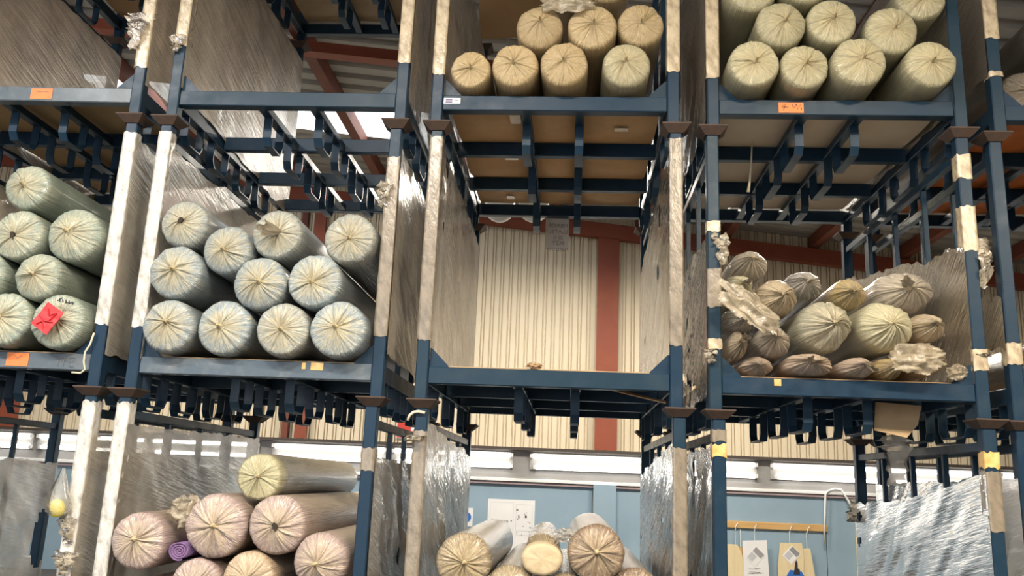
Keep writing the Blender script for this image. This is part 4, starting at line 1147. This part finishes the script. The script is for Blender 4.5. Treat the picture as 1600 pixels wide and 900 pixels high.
# poster: plan with faint diagram
t, w, h = plate('wall_poster', 763, 779, 832, 905, M['paper'], 'large white poster with faint diagrams and dots on the blue wall', 'poster')
bm = bmesh.new(); rr = random.Random(5)
def fr(x0, x1, z0, z1, q=.004):
    for a in ((x0, x1, z0, z0+q), (x0, x1, z1-q, z1), (x0, x0+q, z0, z1), (x1-q, x1, z0, z1)): box(bm, a[0], a[1], -.002, 0, a[2], a[3])
fr(-w*.45, w*.05, -h*.45, h*.46); fr(w*.10, w*.45, h*.10, h*.44); fr(w*.10, w*.45, -h*.45, h*.05)
for k in range(4): box(bm, -w*.38, -w*.38+w*.3*rr.random()+.08, -.002, 0, h*(.05-.09*k), h*(.05-.09*k)+.006)
mesh_obj('diagram_lines', bm, plain('pale_print', (.55, .56, .60), None, 4, .6), t)
bm = bmesh.new()
for k in range(26):
    x_, z_ = rr.uniform(.0, .44)*w, rr.uniform(-.42, .40)*h; q = rr.choice((.008, .012, .016)); box(bm, x_-q, x_+q, -.0025, 0, z_-q*.8, z_+q*.8)
mesh_obj('diagram_marks', bm, M['fadedink'], t)
bm = prism([(.0, .0), (.025, .0), (.03, .02), (.012, .06), (-.006, .02)], 'y', -.003, 0); mesh_obj('drop_symbol', bm, M['ink'], t, loc=(w*.30, 0, h*.27))
text(t, 'Sculpture', .075, M['fadedink'], (-w*.42, -.002, h*.20), align='LEFT')
# blue mandatory sign
t, w, h = plate('safety_sign', 718, 793, 738, 823, M['paper'], 'white safety sign with a round blue symbol on the blue wall', 'sign')
bm = bmesh.new(); bmesh.ops.create_cone(bm, segments=36, radius1=h*.29, radius2=h*.29, depth=.004, cap_ends=True, matrix=Matrix.Rotation(math.pi/2, 4, 'X'))
mesh_obj('blue_disc', bm, M['signblue'], t, loc=(.0, -.003, .0)); t.children[-1]['label'] = 'round blue symbol'
bm = prism([(-.035, -.07), (.035, -.07), (.035, .03), (.015, .05), (.01, .07), (-.01, .07), (-.015, .05), (-.035, .03)], 'y', -.008, -.004)
mesh_obj('white_symbol', bm, M['paper'], t, loc=(-.015, 0, 0))
# red fire extinguisher sign (high on the cladding, partly hidden)
t, w, h = plate('fire_sign', 620, 655, 655, 686, M['paper'], 'red fire extinguisher sign half hidden behind a post', 'sign', Y=YW-.05)
mesh_obj('red_panel', boxbm(-w*.46, w*.46, -.004, 0, -h*.18, h*.46, bev=0), M['signred'], t); mesh_obj('red_strip', boxbm(-w*.46, w*.46, -.004, 0, -h*.46, -h*.21, bev=0), M['signred'], t)
text(t, 'EXTINGUISHER', .052, M['paper'], (0, -.006, -h*.40), bold=.001)
bm = prism([(-.03, -.08), (.03, -.08), (.03, .02), (.01, .045), (.04, .06), (-.03, .06), (-.01, .045), (-.03, .02)], 'y', -.007, -.004); mesh_obj('extinguisher_symbol', bm, M['paper'], t, loc=(w*.2, 0, h*.16))
# wooden rail with hooks
a, b = at(1100, 812, yw-.02), at(1293, 831, yw-.02)
t = empty('wooden_rail', (a.x, yw-.03, (a.z+b.z)/2), 'wooden rail with hooks on the blue wall at lower right', 'rail')
bm = bmesh.new(); box(bm, 0, b.x-a.x, 0, .03, -.055, .055, bev=.004); mesh_obj('batten', bm, M['wood'], t)
RZ = (a.z+b.z)/2
for px_ in (1149, 1179, 1234, 1261):
    q = at(px_, 820, yw-.05).x-a.x
    mesh_obj('hook', tube_bm([(q+.04, .0, .02), (q+.03, -.03, .01), (q, -.035, -.03), (q, -.035, -.10)], .006, 6), M['cable'], t, smooth=True)
# templates hanging from the hooks
def template(px_, pts, label, mat, Y, hang_px, papers=()):
    P = [at(x_, y_, Y) for x_, y_ in pts]
    t = empty('hanging_template', at(px_, pts[0][1], Y), label, 'template', 'templates hanging on the wooden rail')
    bm = prism([(p.x-t.location.x, p.z-t.location.z) for p in P], 'y', 0, .012); mesh_obj('panel', bm, mat, t)
    q = at(px_, hang_px, Y); zt_ = RZ-.07-t.location.z
    mesh_obj('cord', tube_bm([(0, .004, q.z-t.location.z-.02), (0, .004, zt_+.0)], .005, 6), M['cable'], t)
    for (cx, cy, s, ang) in papers:
        c_ = at(cx, cy, Y-.01); s = pix(s, c_)
        bm = bmesh.new(); box(bm, -s*.42, s*.42, -.002, 0, -s*.5, s*.5); o = mesh_obj('spec_sheet', bm, M['paper'], t, loc=(c_.x-t.location.x, -.003, c_.z-t.location.z)); o.rotation_euler = (0, ang, 0)
        bm = bmesh.new(); box(bm, -s*.34, s*.10, -.004, -.002, -s*.40, s*.06)
        mesh_obj('printed_block', bm, plain('grey_print', (.55, .56, .60), None, 6, .7), o)
        bm = bmesh.new()
        for k in range(5): box(bm, -s*.34, s*.36, -.004, -.002, s*(.14+.07*k), s*(.14+.07*k)+.012)
        mesh_obj('printed_lines', bm, M['fadedink'], o)
    return t
template(1149, [(1138,850), (1152,851), (1158,862), (1170,910), (1174,960), (1130,960), (1130,850)], 'tall pale wooden template, leftmost on the wooden rail', M['ply'], yw-.09, 850)
template(1157, [(1152,853), (1160,856), (1170,905), (1172,960), (1163,960)], 'narrow orange-edged wooden strip between the pale template and white sheet', M['wood'], yw-.06, 853)
t = template(1179, [(1160,845), (1198,844), (1206,960), (1166,960)], 'white paper-covered template with tilted printed sheet', M['paper'], yw-.115, 845, ((1180,869,24,.75),))
bm = bmesh.new()
for k in range(9):
    c_ = at(1172+rr.uniform(0, 20), 885+rr.uniform(0, 12), yw-.1); box(bm, c_.x-t.location.x-.04, c_.x-t.location.x+.05, -.003, 0, c_.z-t.location.z, c_.z-t.location.z+.006)
mesh_obj('pencil_marks', bm, M['fadedink'], t)
t = template(1234, [(1219,848), (1253,849), (1256,870), (1256,960), (1216,960), (1216,880)], 'pale wooden template with tilted white spec sheet and blue figure', M['ply'], yw-.10, 848, ((1237,867,22,.75),))
c_ = at(1245, 896, yw-.11)
mesh_obj('dark_figure', prism([(-.05,-.08),(.05,-.08),(.05,.0),(.02,.02),(.02,.10),(.0,.14),(-.02,.10),(-.03,.02)], 'y', -.006, -.001), M['ink'], t, loc=(c_.x-t.location.x, 0, c_.z-t.location.z+.06))
mesh_obj('blue_patch', prism([(-.15,-.06),(.15,-.06),(.10,.03),(-.08,.05)], 'y', -.005, 0), M['signblue'], t, loc=(c_.x-t.location.x-.02, 0, c_.z-t.location.z))
template(1261, [(1256,857), (1266,857), (1284,960), (1262,960), (1252,870)], 'slanted pale wooden strip, rightmost on the wooden rail', M['ply'], yw-.085, 857)
# upright pale batten in front of the wall at right
a = at(1340, 815, yw-.03); b = at(1347, 900, yw-.03)
bm = bmesh.new(); box(bm, -.035, .035, 0, .03, 0, a.z, bev=.003)
o = mesh_obj('wooden_batten', bm, M['ply'], None); o.location = (a.x, yw-.035, .0); tag(o, 'upright pale wooden batten on the blue wall beside the torn film', 'batten')
# white cable looping on the wall
pts = [at(x_, y_, YW-.14) for x_, y_ in ((1288,850), (1289,800), (1290,772), (1294,767), (1304,764), (1314,765), (1320,774), (1330,790), (1342,804))]
tag(mesh_obj('hanging_cable', tube_bm(pts, .016, 8), M['cable'], None, smooth=True), 'white cable looping over the trunking on the blue wall at right', 'cable')
# twine and straps on the pallets
pts = [at(1175,222,.62), at(1174,250,.62), at(1171,285,.63), at(1169,300,.63)]
tag(mesh_obj('twine', tube_bm(pts, [.005, .006, .008, .012], 6), M['twine'], None, smooth=True), 'pale twine dangling below the pallet of celadon rolls', 'twine')
pts = [at(x_, y_, -.045) for x_, y_ in ((147,520), (141,538), (133,550), (131,565), (133,577), (126,583), (112,582))]
tag(mesh_obj('twine', tube_bm(pts, .006, 6), M['twine'], None, smooth=True), 'frayed twine hanging beside the post right of the red-labelled roll', 'twine')
pts = [at(x_, y_, -.02) for x_, y_ in ((637,657), (640,649), (646,644), (654,643), (664,645))]
tag(mesh_obj('strap', tube_bm(pts, .009, 6), M['twine'], None, smooth=True), 'pale bent strap on the post top left of centre', 'strap')
# little bag with yellow contents hanging on the lower left post
p = at(99, 770, -.03)
t = empty('hanging_bag', (p.x, -.04, p.z), 'small clear bag with yellow bottom hanging on the lower left post', 'bag')
bm = bmesh.new(); rows = []
for k in range(13):
    u = k/12; r = .012+.055*math.sin(min(1, u*1.05)*math.pi*.62)**1.5*(1 if u < .92 else .7)
    rows.append([bm.verts.new((r*math.cos(q)*(1+.2*noise.noise(Vector((math.cos(q)*2, math.sin(q)*2, u*3)))), r*.6*math.sin(q)-.03, .14-.26*u)) for q in [2*math.pi*i/20 for i in range(20)]])
for A, B in zip(rows, rows[1:]):
    for i in range(20): bm.faces.new((A[i], A[(i+1) % 20], B[(i+1) % 20], B[i]))
mesh_obj('bag_film', bm, M['film_bag'], t, smooth=True)
bm = bmesh.new(); bmesh.ops.create_icosphere(bm, subdivisions=3, radius=.05)
for v in bm.verts: v.co *= 1+.15*noise.noise(v.co*25); v.co.y *= .6
mesh_obj('yellow_contents', bm, M['yellow'], t, smooth=True, loc=(0, -.03, -.085))

# ------------------------------------------------------------------ light: daylight through the open front and rooflight, lamps over the aisle, added lamps behind the stacks
w = bpy.data.worlds.new('world'); SC.world = w; w.use_nodes = True
nt = w.node_tree; bg = nt.nodes['Background']; bg.inputs[0].default_value = (.93, .97, 1.0, 1); bg.inputs[1].default_value = 4.5
ld = bpy.data.lights.new('door_daylight', 'AREA'); ld.shape = 'RECTANGLE'; ld.size = DX1-DX0; ld.size_y = DZ; ld.cycles.is_portal = True
lo = bpy.data.objects.new('door_daylight', ld); COL.objects.link(lo); lo.location = ((DX0+DX1)/2, YF, DZ/2); lo.rotation_euler = (math.pi/2, 0, 0)
def aisle_lamp(x, y, z, pw, col, label):
    t = empty('unseen_lamp', (x, y, z), label, 'light', 'lamps over the aisle')
    bm = bmesh.new(); box(bm, -.9, .9, -.12, .12, .02, .07, bev=.01); mesh_obj('housing', bm, M['white'], t)
    l = bpy.data.lights.new('lamp_light', 'AREA'); l.shape = 'RECTANGLE'; l.size = 1.7; l.size_y = .2; l.energy = pw; l.color = col
    o = bpy.data.objects.new('lamp_light', l); COL.objects.link(o); o.parent = t; o.location = (0, 0, .01)
for x, c_, l in ((-5, (1, .95, .88), 'ceiling lamp over the front aisle, above the left rolls'), (-1.5, (1, .90, .76), 'ceiling lamp over the front aisle, left of centre'),
                 (2.2, (1, .86, .66), 'ceiling lamp over the front aisle, right of centre'), (5.5, (1, .86, .66), 'ceiling lamp over the front aisle, far right')):
    aisle_lamp(x, -4.4, roof_z(x)-.6, 560, c_, l)
for x, l in ((-6.2, 'added unseen lamp behind the left stack'), (-.1, 'added unseen lamp behind the tan rolls'), (3.1, 'added unseen lamp behind the celadon rolls')):  # added out-of-view lamps that brighten the rear wall and side films
    aisle_lamp(x, 5.6, roof_z(x)-.75, 330, (1, .91, .78), l)
SC.view_settings.view_transform = 'Standard'; SC.view_settings.look = 'None'
SC.view_settings.gamma = 1; SC.view_settings.use_curve_mapping = False; SC.view_settings.exposure = -0.1
